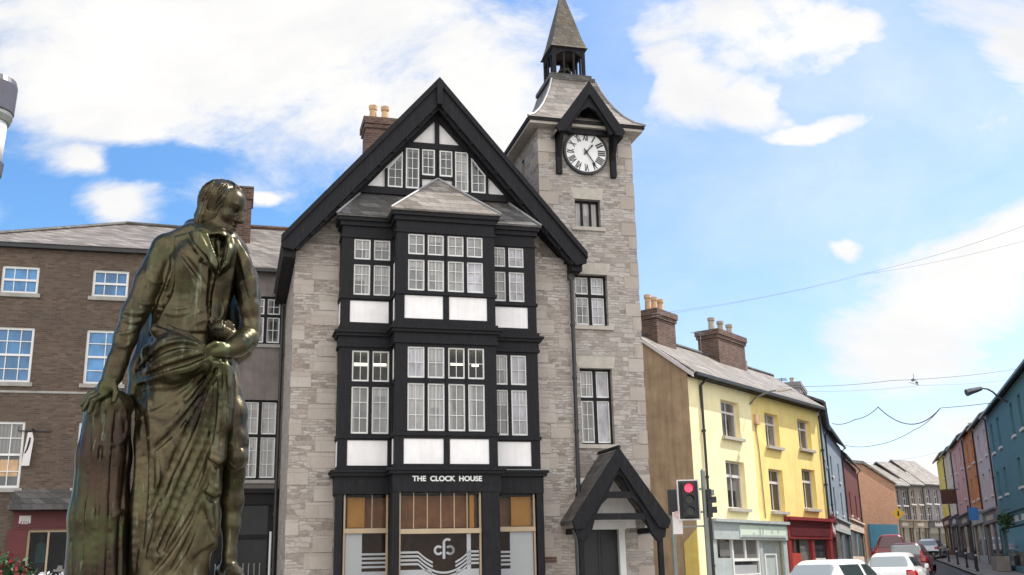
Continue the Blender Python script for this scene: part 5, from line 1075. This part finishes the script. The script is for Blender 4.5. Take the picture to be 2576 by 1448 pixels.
# ================================================================== OTHER HOUSES IN THE STREET
def row_house(name, label, fr, x0, x1, E, wallm, cols, rows, winw, depth=5., rz=1.8, ground=0., shopm='shop_red_dark', fasc=(2.4, 3.0), roofm='slate_dark', pane='pane_dark', sill='board_white', frame='board_white', chim=None, text=None, textm='board_white', nosh=False):
    o = thing(name, label, 'house', fr.w(x0, 0), fr.a); W = x1-x0; g = ground; hs_ = []
    for (z0, z1) in rows:
        for c in cols: hs_.append((c-x0-winw/2, c-x0+winw/2, z0, z1))
    w = MB(); w.holed(.003, W-.003, g-.5, E, 0, .3, hs_+([] if nosh else [(.3, W-.3, g+.1, g+fasc[0])])); w.box(.003, W-.003, .3, depth, g-.5, E); w.build('wall', wallm, o)
    MB().prismx([(-.3, E-.05), (-.3, E+.05), (depth/2, E+rz), (depth+.2, E), (depth/2, E+rz-.12)], 0, W).build('roof', roofm, o)
    MB().box(0, W, -.36, -.26, E-.1, E).build('gutter', 'gutter_black', o)
    for (a, b_, p, h) in hs_: sash(o, a, b_, p, h, .14, 2, 2, frame=frame, pane=pane, fw_=.06, bar=.04, sill=sill, sd=.16)
    if not nosh:
        s = MB().box(.05, W-.05, -.12, -.003, g+fasc[0], g+fasc[1]).box(.03, W-.03, -.24, -.003, g+fasc[1], g+fasc[1]+.1).box(.05, .3, -.06, .1, g-.3, g+fasc[0]).box(W-.3, W-.05, -.06, .1, g-.3, g+fasc[0]).box(.3, W-.3, .05, .14, g-.3, g+.6).box(W*.5-.1, W*.5+.1, -.02, .1, g+.6, g+fasc[0]); s.build('shopfront', shopm, o)
        MB().box(.3, W-.3, .06, .1, g+.6, g+fasc[0]).build('pane', 'pane_dark', o)
        if text:
            t = MB(); zc_ = g+(fasc[0]+fasc[1])/2; n = 9
            for k in range(n): xx = W*text[1]+text[3]*((k+.5)/n-.5); t.box(xx-text[3]*.036, xx+text[3]*.036, -.13, -.121, zc_-text[2]*.42, zc_+text[2]*(.75 if k == 0 else .25))
            t.box(W*text[1]-text[3]*.48, W*text[1]+text[3]*.48, -.13, -.121, zc_-text[2]*.5, zc_-text[2]*.4); t.build('lettering', textm, o)
    hsh = sum(ord(c) for c in name); R = random.Random(hsh)
    gutterpipe(o, [(W-.14, -.31, E-.05), (W-.14, -.06, E-.3), (W-.14, -.06, g+.1)], .045)
    if not nosh and not text:
        t = MB(); zc_ = (fasc[0]+fasc[1])/2+g; n = R.randint(5, 9); wd_ = W*R.uniform(.35, .6)
        for k in range(n): xx = W*.5+wd_*((k+.5)/n-.5); t.box(xx-wd_/n*.32, xx+wd_/n*.32, -.13, -.121, zc_-.13, zc_+(.2 if R.random() < .25 else .1))
        t.box(W*.5-wd_/2, W*.5+wd_/2, -.128, -.122, zc_-.15, zc_-.125); t.build('lettering', 'cream_wall' if R.random() < .6 else 'board_white', o)
    if R.random() < .6:
        xa = W*R.uniform(.3, .7); t = MB().tube([(xa, depth/2, E+rz-.1), (xa, depth/2, E+rz+1.3)], .02, 5).tube([(xa-.4, depth/2, E+rz+1.2), (xa+.5, depth/2, E+rz+1.25)], .014, 5)
        for k in range(5): t.tube([(xa-.35+k*.19, depth/2-.25, E+rz+1.21), (xa-.35+k*.19, depth/2+.25, E+rz+1.21)], .01, 4)
        t.build('tv_aerial', 'galvanised', o)
    if chim: chimney(o, chim[0]-x0, chim[1]-x0, depth/2-.5, depth/2+.5, E+.2, chim[2], 'brick_red' if len(chim) < 4 else chim[3], 2, 'terracotta_grey', .4, .12)
    return o
def fr_between(a, b):
    return Fr(a, math.degrees(math.atan2(b[1]-a[1], b[0]-a[0]))), hypot(b[0]-a[0], b[1]-a[1])
Pa = YF.w(11.9, 0.02); Pb = at_dist(2093, 1300, 57.); Pc = at_dist(2131, 1300, 69.); Pd = at_dist(2166, 1300, 82.)
f1, l1 = fr_between(Pa, Pb); z_ = lambda fr, x, py, px: fr.pk(px, py)[1]
e1 = f1.pk(2075, 1060)[1]
row_house('blue_grey_house', 'narrow blue-grey rendered house beside the yellow house, lettered red shopfront below', f1, 0, l1, 8.3, 'blue_grey', (l1*.25, l1*.7), ((3.95, 5.3), (6.1, 7.3)), .95, ground=.7, shopm='shop_red', fasc=(2.05, 2.7), text=('TRAVELWELL', .45, .42, l1*.7), rz=.9, depth=3.4)
f2, l2 = fr_between(Pb, Pc); e2 = 8.5
row_house('steel_blue_house', 'weathered steel-blue house with chimney stack, between the blue-grey and maroon houses', f2, .02, l2, e2, 'steel_wall', (l2*.25, l2*.7), ((4.2, 5.5), (6.1, 7.2)), .95, ground=.95, shopm='shop_grey', fasc=(2.2, 2.8), chim=(l2*.45, l2*.75, e2+3.3, 'pebble_wall'), rz=1.8, depth=4)
f3, l3 = fr_between(Pc, Pd); e3 = 8.1
row_house('maroon_house', 'maroon house under deep dark eaves, left side of the street bend', f3, .02, l3, e3, 'maroon', (l3*.3, l3*.7), ((4.5, 6.0),), .95, ground=1.3, shopm='cream_wall', fasc=(2.2, 2.8), rz=2.2, depth=4)
# ---- right-hand row
RO = np.array([.951*6.5+.309*110, -.309*6.5+.951*110]); RF = Fr(RO, 252)
gt = lambda x: gz(*RF.w(x, 0)[:2])
def rr(name, label, x0, x1, E, wallm, cols, rows, w=1., **k): return row_house(name, label, RF, x0, x1, E, wallm, cols, rows, w, ground=gt((x0+x1)/2), depth=5.5, rz=1.5, **k)
rr('lime_yellow_house', 'yellow-green house at the far end of the right-hand row, brown sign on its front', 11.3, 20, 9.75, 'lime_wall', (13.5, 17.5), ((5.9, 7.1), (7.9, 9.1)), shopm='sign_brown')
rr('cream_house', 'narrow cream house next to the yellow-green one in the right-hand row', 20.03, 27.5, 9.45, 'cream_wall', (22.2, 25.4), ((5.7, 6.9), (7.7, 8.9)), shopm='dark_slate_wall')
rr('pink_house', 'dusky pink house between cream and orange houses in the right-hand row', 27.53, 37.4, 9.25, 'pink_wall', (30, 34.5), ((5.4, 6.7), (7.4, 8.7)), shopm='dark_slate_wall')
rr('orange_house', 'burnt orange house in the right-hand row with narrow dark windows', 37.43, 44.3, 9.0, 'orange_wall', (39.5, 42.4), ((5.0, 6.3), (7.1, 8.4)), shopm='shop_grey')
rr('grey_pink_house', 'pale greyish pink house between the orange and teal houses', 44.33, 51.4, 8.8, 'pinkish_wall', (46.3, 49.5), ((4.8, 6.1), (6.9, 8.2)), shopm='pebble_wall', chim=(50.2, 51.3, 11.3))
rr('teal_house', 'large teal house with slender windows at the right edge', 51.43, 76, 8.62, 'teal_wall', (52.9, 55.6, 60.6, 63.2, 68, 71), ((4.52, 5.72), (6.68, 8.05)), w=.85, shopm='teal_wall', fasc=(2.35, 2.95), frame='iron_black', chim=(63.4, 65.2, 11.2))
# sign on the far house
_x, _z = RF.pk(2390, 1250, -.6); sg_ = thing('hanging_sign', 'square dark brown board hanging on the yellow-green house front', 'sign', RF.w(_x, -.05, _z), RF.a)
MB().box(-.04, .04, -1.15, -.1, -.5, .45).build('board', 'sign_brown', sg_); MB().box(-.03, .03, -1.2, .05, .46, .52).build('bracket', 'iron_black', sg_)
# ---- end of the street
OF = Fr(at_dist(2176, 1300, 95.), 40)
def orange_end():
    o = thing('brick_gable_house', 'house with a blank sunlit orange brick gable end at the street bend', 'house', OF.o, OF.a); W = OF.pk(2260, 1300)[0]; e = OF.pk(2254, 1215)[1]; r = OF.pk(2182, 1169)[1]
    MB().prism([(-1.5, 0), (W, 0), (W, e), (.4, r), (-1.5, r)], 0, .3).build('gable_wall', 'brick_orange', o)
    MB().prism([(W, e-.15), (W+.25, e-.15), (.4, r+.25), (.4, r)], -.15, 9).prism([(-1.5, r), (.4, r), (.4, r+.25), (-1.5, r+.25)], -.15, 9).build('roof', 'slate', o)
    MB().box(W-.3, W, .3, 9, 0, e-.1).build('side_wall', 'pebble_wall', o)
    MB().box(.3, W-.5, -.12, -.003, 2.0, 4.6).build('hoarding', 'hoarding_blue', o)
orange_end()
GF = Fr(at_dist(2256, 1300, 101.), 38)
def gx_(px): return GF.pk(px, 1300)[0]
gg = 2.0
def end_house(name, label, pa, pb, eave, n, wall, shop, rz):
    xa, xb = gx_(pa), gx_(pb); E = GF.pk((pa+pb)/2, eave)[1]; W = xb-xa
    row_house(name, label, GF, xa+.02, xb, E, wall, [xa+W*(k+.5)/n for k in range(n)], ((gg+2.9, gg+4.3), (E-1.7, E-.45)), min(1.0, W/n*.5), ground=gg, depth=6, rz=rz, roofm='slate', shopm=shop)
end_house('lavender_house', 'blue-lavender house at the street end, right of the orange gable', 2250, 2292, 1224, 2, 'lavender_wall', 'sandstone_dull', 2.2)
end_house('pebbledash_house', 'pale grey pebbledashed house at the street end with cream shopfront', 2292, 2330, 1222, 2, 'pebble_wall', 'sandstone_dull', 2.4)
end_house('far_grey_house', 'small darker grey house at the street end beside the yellow-green house', 2330, 2390, 1222, 3, 'lavender_wall', 'dark_slate_wall', 2.6)
# ================================================================== GROUND
def sheet(name, f, us, vs, m, kind='structure'):
    mb = MB(); nu, nv = len(us), len(vs); mb.add([f(u, v) for u in us for v in vs], [(i*nv+j, (i+1)*nv+j, (i+1)*nv+j+1, i*nv+j+1) for i in range(nu-1) for j in range(nv-1)])
    o = mb.build(name, m, None, smooth=True); o['kind'] = kind; return o
ax1 = sorted(set(list(np.arange(-400, 401, 40))+list(np.arange(-30, 71, 2.5)))); ay1 = sorted(set(list(np.arange(-400, 601, 40))+list(np.arange(-5, 131, 2.5))))
sheet('ground', lambda x, y: (x, y, gz(x, y)-.03), ax1, ay1, 'plaza')
st = lambda off, t: (.951*off+.309*t, -.309*off+.951*t)
def strip(name, offs, m, dz, t0=8, t1=112):
    sheet(name, lambda o, t: (*st(o, t), gz(*st(o, t))+dz), offs, list(np.arange(t0, t1, 1.5)), m)
strip('road', [-1.2, 0, 1.5, 3, 4.6], 'asphalt', .0); strip('pavement', [4.75, 5.6, 6.5], 'paving', .12, 20); strip('kerb', [4.6, 4.62, 4.75], 'kerb_stone', .10, 20)
# ================================================================== TRAFFIC LIGHT
TF = Fr(at_dist(1770, 1300, 24.), -5)
def traffic_light():
    T = thing('traffic_light', 'traffic light on a grey pole showing red, white-bordered backing board, before the yellow house', 'traffic light', TF.o, TF.a)
    MB().lathe([(.075, 0), (.075, .3), (.055, .35), (.052, 3.62), (.03, 3.66)], (.045, 0, 0), 14).build('pole', 'galvanised', T)
    bx0, bx1, z0, z1 = -.52, -.09, 2.58, 3.41; cx = (bx0+bx1)/2
    bd = MB().box(bx0, bx1, -.02, .01, z0, z1).build('backing_board', 'signal_black', T)
    MB().box(bx0-.03, bx0, -.03, .012, z0-.03, z1+.03).box(bx1, bx1+.03, -.03, .012, z0-.03, z1+.03).box(bx0, bx1, -.03, .012, z0-.03, z0).box(bx0, bx1, -.03, .012, z1, z1+.03).build('board_border', 'board_white', bd)
    hd = MB().box(cx-.14, cx+.14, -.2, -.022, z0+.04, z1-.04).build('signal_head', 'signal_black', T, bevel=.02)
    def lens(o, c, m, nrm):
        n = 20; mb = MB()
        pts = [(c[0]+.09*cos(2*pi*k/n), c[2]+.09*sin(2*pi*k/n)) for k in range(n)]; mb.prism(pts, c[1]-.02, c[1]); mb.build('lens', m, o)
        v = MB().ring(c[0], c[2], .1, .112, c[1]-.16, c[1], 0, 180, 20); v.build('visor', 'signal_black', o)
    for i, m in enumerate(('signal_red', 'lens_off', 'lens_off')): lens(hd, (cx, -.202, z1-.17-i*.25), m, 0)
    s = MB().box(.1, .2, -.1, .1, 2.6, 3.0).box(.1, .2, -.1, .1, 3.0, 3.22).build('side_head', 'signal_black', T, bevel=.015)
    v = MB()
    for z in (2.7, 2.92): v.box(.2, .3, -.09, .09, z, z+.13)
    v.build('side_visor', 'signal_black', s); MB().box(.12, .26, -.09, .09, 3.08, 3.2).build('side_visor', 'galvanised', s)
    MB().box(-.1, .0, -.02, .02, 3.2, 3.25).box(-.1, .0, -.02, .02, 2.7, 2.75).box(.09, .12, -.02, .02, 3.1, 3.15).build('bracket', 'galvanised', T)
    T2 = thing('notice_plate', 'small pale notice plate with pink emblem on the traffic light pole, beneath the red signal', 'sign', TF.o, TF.a)
    MB().box(-.68, -.47, .04, .06, 2.26, 2.62).build('plate', 'board_white', T2); MB().ring(-.575, 2.68, .03, .08, .035, .045, n=16).build('emblem', 'pink_wall', T2); MB().box(-.68, -.47, .046, .062, 2.621, 2.74).build('plate_top', 'board_white', T2)
    MB().box(-.47, .0, .045, .055, 2.4, 2.44).build('arm', 'galvanised', T2)
    T3 = thing('rear_signal', 'dark back of a second signal head seen behind the white-bordered board', 'traffic light', TF.w(-.62, 1.0), TF.a)
    MB().box(-.09, .12, -.06, .06, 2.72, 3.3).build('signal_head', 'signal_black', T3, bevel=.02); MB().lathe([(.05, 0), (.05, 2.75)], (0, .1, 0), 12).build('pole', 'galvanised', T3)
traffic_light()
# ================================================================== CARS
def make_car(name, label, px, dist, heading, paint, Hs=1.45, Ls=4.1, Ws=1.74, kind=0):
    P = at_dist(px, 1400, dist); z = gz(P[0], P[1]); T = thing(name, label, 'car', (P[0], P[1], z), radians(heading), 'cars in the street')
    L, W = Ls/2, Ws/2; h = .035; lo = (-L-.1, -W-.1, .1); hi = (L+.1, W+.1, Hs+.1)
    belt = Hs*.62
    def base(expand=0.):
        s = SDF(lo, hi, h); G = np.meshgrid(*s.ax, indexing='ij'); x, y, zz = G
        def rbox(c, b, r): 
            q = [np.abs(G[i]-c[i])-b[i]+r for i in range(3)]; return np.sqrt(sum(np.maximum(a, 0)**2 for a in q))+np.minimum(np.maximum(np.maximum(q[0], q[1]), q[2]), 0)-r
        lower = rbox((0, 0, .2+(belt-.2)/2), (L, W, (belt-.2)/2+.02), .2)
        def pl(nx, ny, nz, px_, py_, pz_):
            n = np.array([nx, ny, nz], float); n /= np.linalg.norm(n); return (x-px_)*n[0]+(y-py_)*n[1]+(zz-pz_)*n[2]
        smax = lambda a, b, k: np.maximum(a, b)+np.maximum(k-np.abs(a-b), 0)**2/(4*k)
        rear = pl(-1, 0, .95 if kind == 0 else .3, -L+.22 if kind == 0 else -L+.1, 0, belt); front = pl(1, 0, 1.15, L-1.05, 0, belt); top = pl(0, 0, 1, 0, 0, Hs)-.0
        top = top+.035*(x/L)**2+.05*(y/W)**2
        tw = .13*W*((x+.2)/L)**2; yy_ = np.abs(y)+tw; sideA = pl(0, 1, .5, 0, W-.05, belt)+(yy_-y)*.9; sideB = pl(0, -1, .5, 0, -W+.05, belt)+(yy_+y)*.9
        cab = smax(smax(smax(rear, front, .14), top, .14), smax(sideA, sideB, .02), .12); cab = np.maximum(cab, .4-zz)
        return s, lower, cab, G
    s, lower, cab, G = base(); k = .07; hh = np.clip(.5+.5*(cab-lower)/k, 0, 1); body = cab*(1-hh)+lower*hh-k*hh*(1-hh); s.f = body.astype(np.float32)
    for wx in (-L+.72, L-.78):
        for sy in (-1, 1): s.cap((wx, sy*(W-.1), .31), (wx, sy*(W+.2), .31), .36, .36, .01, '-')
    bd = s.build('body', paint, T, 1)
    def patch(nm, m, x0, x1, y0, y1, z0, z1, e=.012, par=T):
        q = SDF(lo, hi, h); X, Y, Z = G; d = np.maximum.reduce([body-e, x0-X, X-x1, y0-Y, Y-y1, z0-Z, Z-z1, -(body+.05)]); q.f = d.astype(np.float32); return q.build(nm, m, par, 0)
    patch('rear_window', 'car_glass_painted_sky' if paint != 'car_red' else 'car_maroon', -L-.1, -L+.62, -W*.68, W*.68, belt+.06, Hs-.1)
    patch('windscreen', 'car_glass', L-1.9, L-.9, -W*.7, W*.7, belt+.06, Hs-.12)
    for sy in (-1, 1):
        y0, y1 = (W*.6, W+.1) if sy > 0 else (-W-.1, -W*.6)
        patch('side_window', 'car_glass', -L+.75, -.12, y0, y1, belt+.06, Hs-.14); patch('side_window', 'car_glass', -.02, L-1.3, y0, y1, belt+.06, Hs-.14)
        ya, yb = (W*.62, W+.1) if sy > 0 else (-W-.1, -W*.62)
        patch('tail_light', 'tail_red', -L-.1, -L+.22, ya, yb, belt-.22, belt+(.0 if kind == 0 else .3), .016)
    MB().box(-L-.03, -L+.02, -.26, .26, .62, .73).build('number_plate', 'plate', T)
    MB().box(-L-.05, -L+.1, -W+.12, W-.12, .32, .46).build('bumper', 'tyre', T)
    for wx in (-L+.72, L-.78):
        for sy in (-1, 1):
            w = MB(); n = 20; pts = [(wx+.31*cos(2*pi*i/n), .31+.31*sin(2*pi*i/n)) for i in range(n)]; w.prism(pts, sy*(W-.2)-.09, sy*(W-.2)+.1)
            o = w.build('wheel', 'tyre', T); pts = [(wx+.19*cos(2*pi*i/n), .31+.19*sin(2*pi*i/n)) for i in range(n)]; MB().prism(pts, sy*(W-.1)-.01, sy*(W-.1)+.012).build('rim', 'galvanised', o)
    for sy in (-1, 1): MB().box(L-1.6, L-1.42, sy*(W+.06)-.06, sy*(W+.06)+.06, belt+.02, belt+.16).build('wing_mirror', paint, T, bevel=.03)
    return T
make_car('parked_car', 'white hatchback nearest the camera, rear window and dark side glass towards us', 2108, 31., 47, 'car_white', 1.4, 4.0, 1.76)
make_car('parked_car', 'white car with red tail lights, second in the queue of cars', 2250, 38., 64, 'car_white', 1.42, 4.1, 1.72)
make_car('parked_car', 'dark maroon car with tall tail lights, behind the second white car', 2288, 50., 66, 'car_maroon', 1.6, 4.3, 1.8, 1)
make_car('parked_car', 'tall red van-like car ahead of the maroon one, furthest in the queue', 2246, 57., 70, 'car_red', 1.95, 4.4, 1.85, 1)
make_car('parked_car', 'small silver-white car parked at the far bend of the street', 2345, 86., 60, 'car_white', 1.5, 4.2, 1.75)
# ================================================================== STREET FURNITURE ON THE RIGHT PAVEMENT
def bollard(t, off, lab):
    x, y = st(off, t); B = thing('bollard', lab, 'bollard', (x, y, gz(x, y)+.12), 0, 'black bollards along the right pavement')
    MB().lathe([(.07, 0), (.07, .12), (.05, .16), (.05, .85), (.065, .88), (.065, .95), (.03, 1.02)], (0, 0, 0), 12).build('post', 'iron_black', B)
    MB().lathe([(.053, .72), (.053, .8)], (0, 0, 0), 12).build('band', 'board_white', B)
for i, t in enumerate((56.5, 62, 68, 75, 83)): bollard(t, 4.95, 'black bollard with white band on the kerb, %s' % ('nearest to the camera', 'second from the near end', 'third, before the orange house', 'fourth, before the pink house', 'farthest, before the cream house')[i])
sp_ = at_dist(2451, 1400, 60.); SP = thing('sign_post', 'blue rectangular sign on a slim black post before the grey-pink house', 'sign', (sp_[0], sp_[1], gz(sp_[0], sp_[1])), radians(-18))
MB().lathe([(.045, 0), (.045, 3.3)], (0, 0, 0), 10).build('post', 'iron_black', SP); MB().box(-.02, .46, -.07, -.046, 2.55, 3.2).build('sign_plate', 'sign_blue', SP)
yp = at_dist(2272, 1400, 90.); YS = thing('road_sign', 'yellow diamond warning sign on a post beside the orange gable', 'sign', (yp[0], yp[1], gz(yp[0], yp[1])), radians(-18))
MB().lathe([(.05, 0), (.05, 3.8)], (0, 0, 0), 10).build('post', 'galvanised', YS); MB().prism([(-.48, 3.5), (0, 3.02), (.48, 3.5), (0, 3.98)], -.08, -.055).build('sign_plate', 'sign_yellow', YS); MB().prism([(-.08, 3.3), (.08, 3.3), (.05, 3.7), (-.05, 3.7)], -.088, -.082).build('symbol', 'black_paint', YS)
pp = at_dist(2518, 1418, 57.); PL = thing('stone_planter', 'beige stone trough on the pavement before the teal house', 'planter', (pp[0], pp[1], gz(pp[0], pp[1])+.1), radians(72)); MB().box(-1.1, 1.1, -.3, .3, 0, .7).build('trough', 'paving', PL, bevel=.03); MB().box(-1.0, 1.0, -.22, .22, .7, .74).build('soil', 'leaf_green', PL)
_x, _z = RF.pk(2528, 1310, -.5); hb = thing('hanging_basket', 'dark green hanging basket on the teal shopfront', 'flowers', RF.w(_x, -.5, _z), RF.a)
lf = MB(); Rr_ = random.Random(2)
for i in range(170):
    c = Vector((Rr_.gauss(0, .17), Rr_.gauss(0, .14), Rr_.gauss(0, .13))); a = Vector((Rr_.gauss(0, 1), Rr_.gauss(0, 1), Rr_.gauss(0, 1))).normalized()*.1; b = a.orthogonal().normalized()*.06; lf.add([c-a, c+b, c+a, c-b], [(0, 1, 2, 3)])
lf.build('foliage', 'leaf_green', hb); MB().tube([(0, .5, .5), (0, 0, .45), (0, 0, .1)], .02, 5).build('bracket', 'iron_black', hb)
# lamp over the right row
_w = RF.pk(2534, 1012, 0.); LO = RF.w(_w[0], 0, 0); WL = thing('wall_lamp', 'curved-arm street lamp reaching over the road above the teal house', 'street lamp', LO, 0)
_P = [LO+np.array([0, 0, _w[1]])]+[at_dist(px, py, hypot(LO[0], LO[1])-dd)for px, py, dd in ((2512, 1000, .3), (2497, 986, .6), (2484, 979, .8), (2472, 977, 1.0), (2464, 979, 1.1))]; _P = [p-LO for p in _P]
MB().tube(_P, .045, 6).build('arm', 'galvanised', WL)
_h = [at_dist(px, py, hypot(LO[0], LO[1])-dd)-LO for px, py, dd in ((2468, 978, 1.05), (2458, 981, 1.2), (2443, 985, 1.4), (2431, 989, 1.5))]
MB().tube(_h, .09, 8, .16).build('lamp_head', 'lamp_cap', WL)
# ================================================================== OVERHEAD CABLES
def cable(label, pts, r, sag=0.):
    P = [at_dist(*p) for p in pts]; C = []
    for a, b in zip(P, P[1:]):
        n = 14
        for i in range(n+(b is P[-1])):
            t = i/n; q = a+(b-a)*t; q = q-np.array([0, 0, 4*sag*t*(1-t)]); C.append(q)
    o = MB().tube(C, r*.5, 5).build('overhead_cable', 'cable_dark', None); tag(o, label, 'cable'); return o
plain('cable_dark', (.15, .155, .19), .7, var=.1, bump=0)
cable('swagged overhead cable dipping between two hangers across the street', [(2093, 1066, 57.), (2150, 1056, 52.), (2210, 1024, 50.)], .035, .12)
cable('heavier swag of cable hanging between the hangers', [(2208, 1024, 50.), (2365, 1028, 50.)], .05, .75)
cable('straight taut cable running from the hanger to the grey-pink house', [(2365, 1027, 50.), (2495, 1014, 50.)], .03, .02)
cable('lower loop of cable sagging from the hanger to the dark house', [(2120, 1119, 70.), (2200, 1121, 60.), (2300, 1082, 54.), (2365, 1028, 50.)], .03, .12)
cable('thin upper wire crossing from the tower towards the right edge', [(1640, 791, 34.), (2160, 692, 45.), (2600, 560, 45.)], .012, .15)
cable('thin second wire just below the upper wire', [(1640, 797, 34.), (2180, 690, 45.), (2600, 600, 45.)], .010, .12)
cable('thin wire high above the street from yellow roof to teal chimney', [(1960, 972, 44.), (2240, 958, 47.), (2562, 928, 60.)], .022, .1)
cable('faint wire across the street below the cloud bank', [(1990, 985, 44.), (2320, 970, 50.), (2576, 950, 60.)], .012, .1)
cable('low wire near the street end in front of bright cloud', [(2150, 1163, 80.), (2260, 1158, 85.), (2380, 1132, 90.)], .02, .1)
od = at_dist(2300, 962, 47.); OD = thing('wire_ornament', 'small dark ornament hanging from the wire high over the street', 'decoration', od, radians(-18))
m_ = MB().prism([(-.14, .1), (-.02, .17), (.06, .08), (-.06, .02)], -.02, .02).prism([(.02, -.02), (.12, -.1), (.16, -.02), (.09, .03)], -.02, .02).tube([(-.2, .0, .0), (.12, 0, -.12)], .012, 4).tube([(.06, .0, .1), (.16, 0, -.16)], .012, 4).tube([(0, 0, .1), (0, 0, .36)], .01, 4)
m_.build('ornament', 'cable_dark', OD)
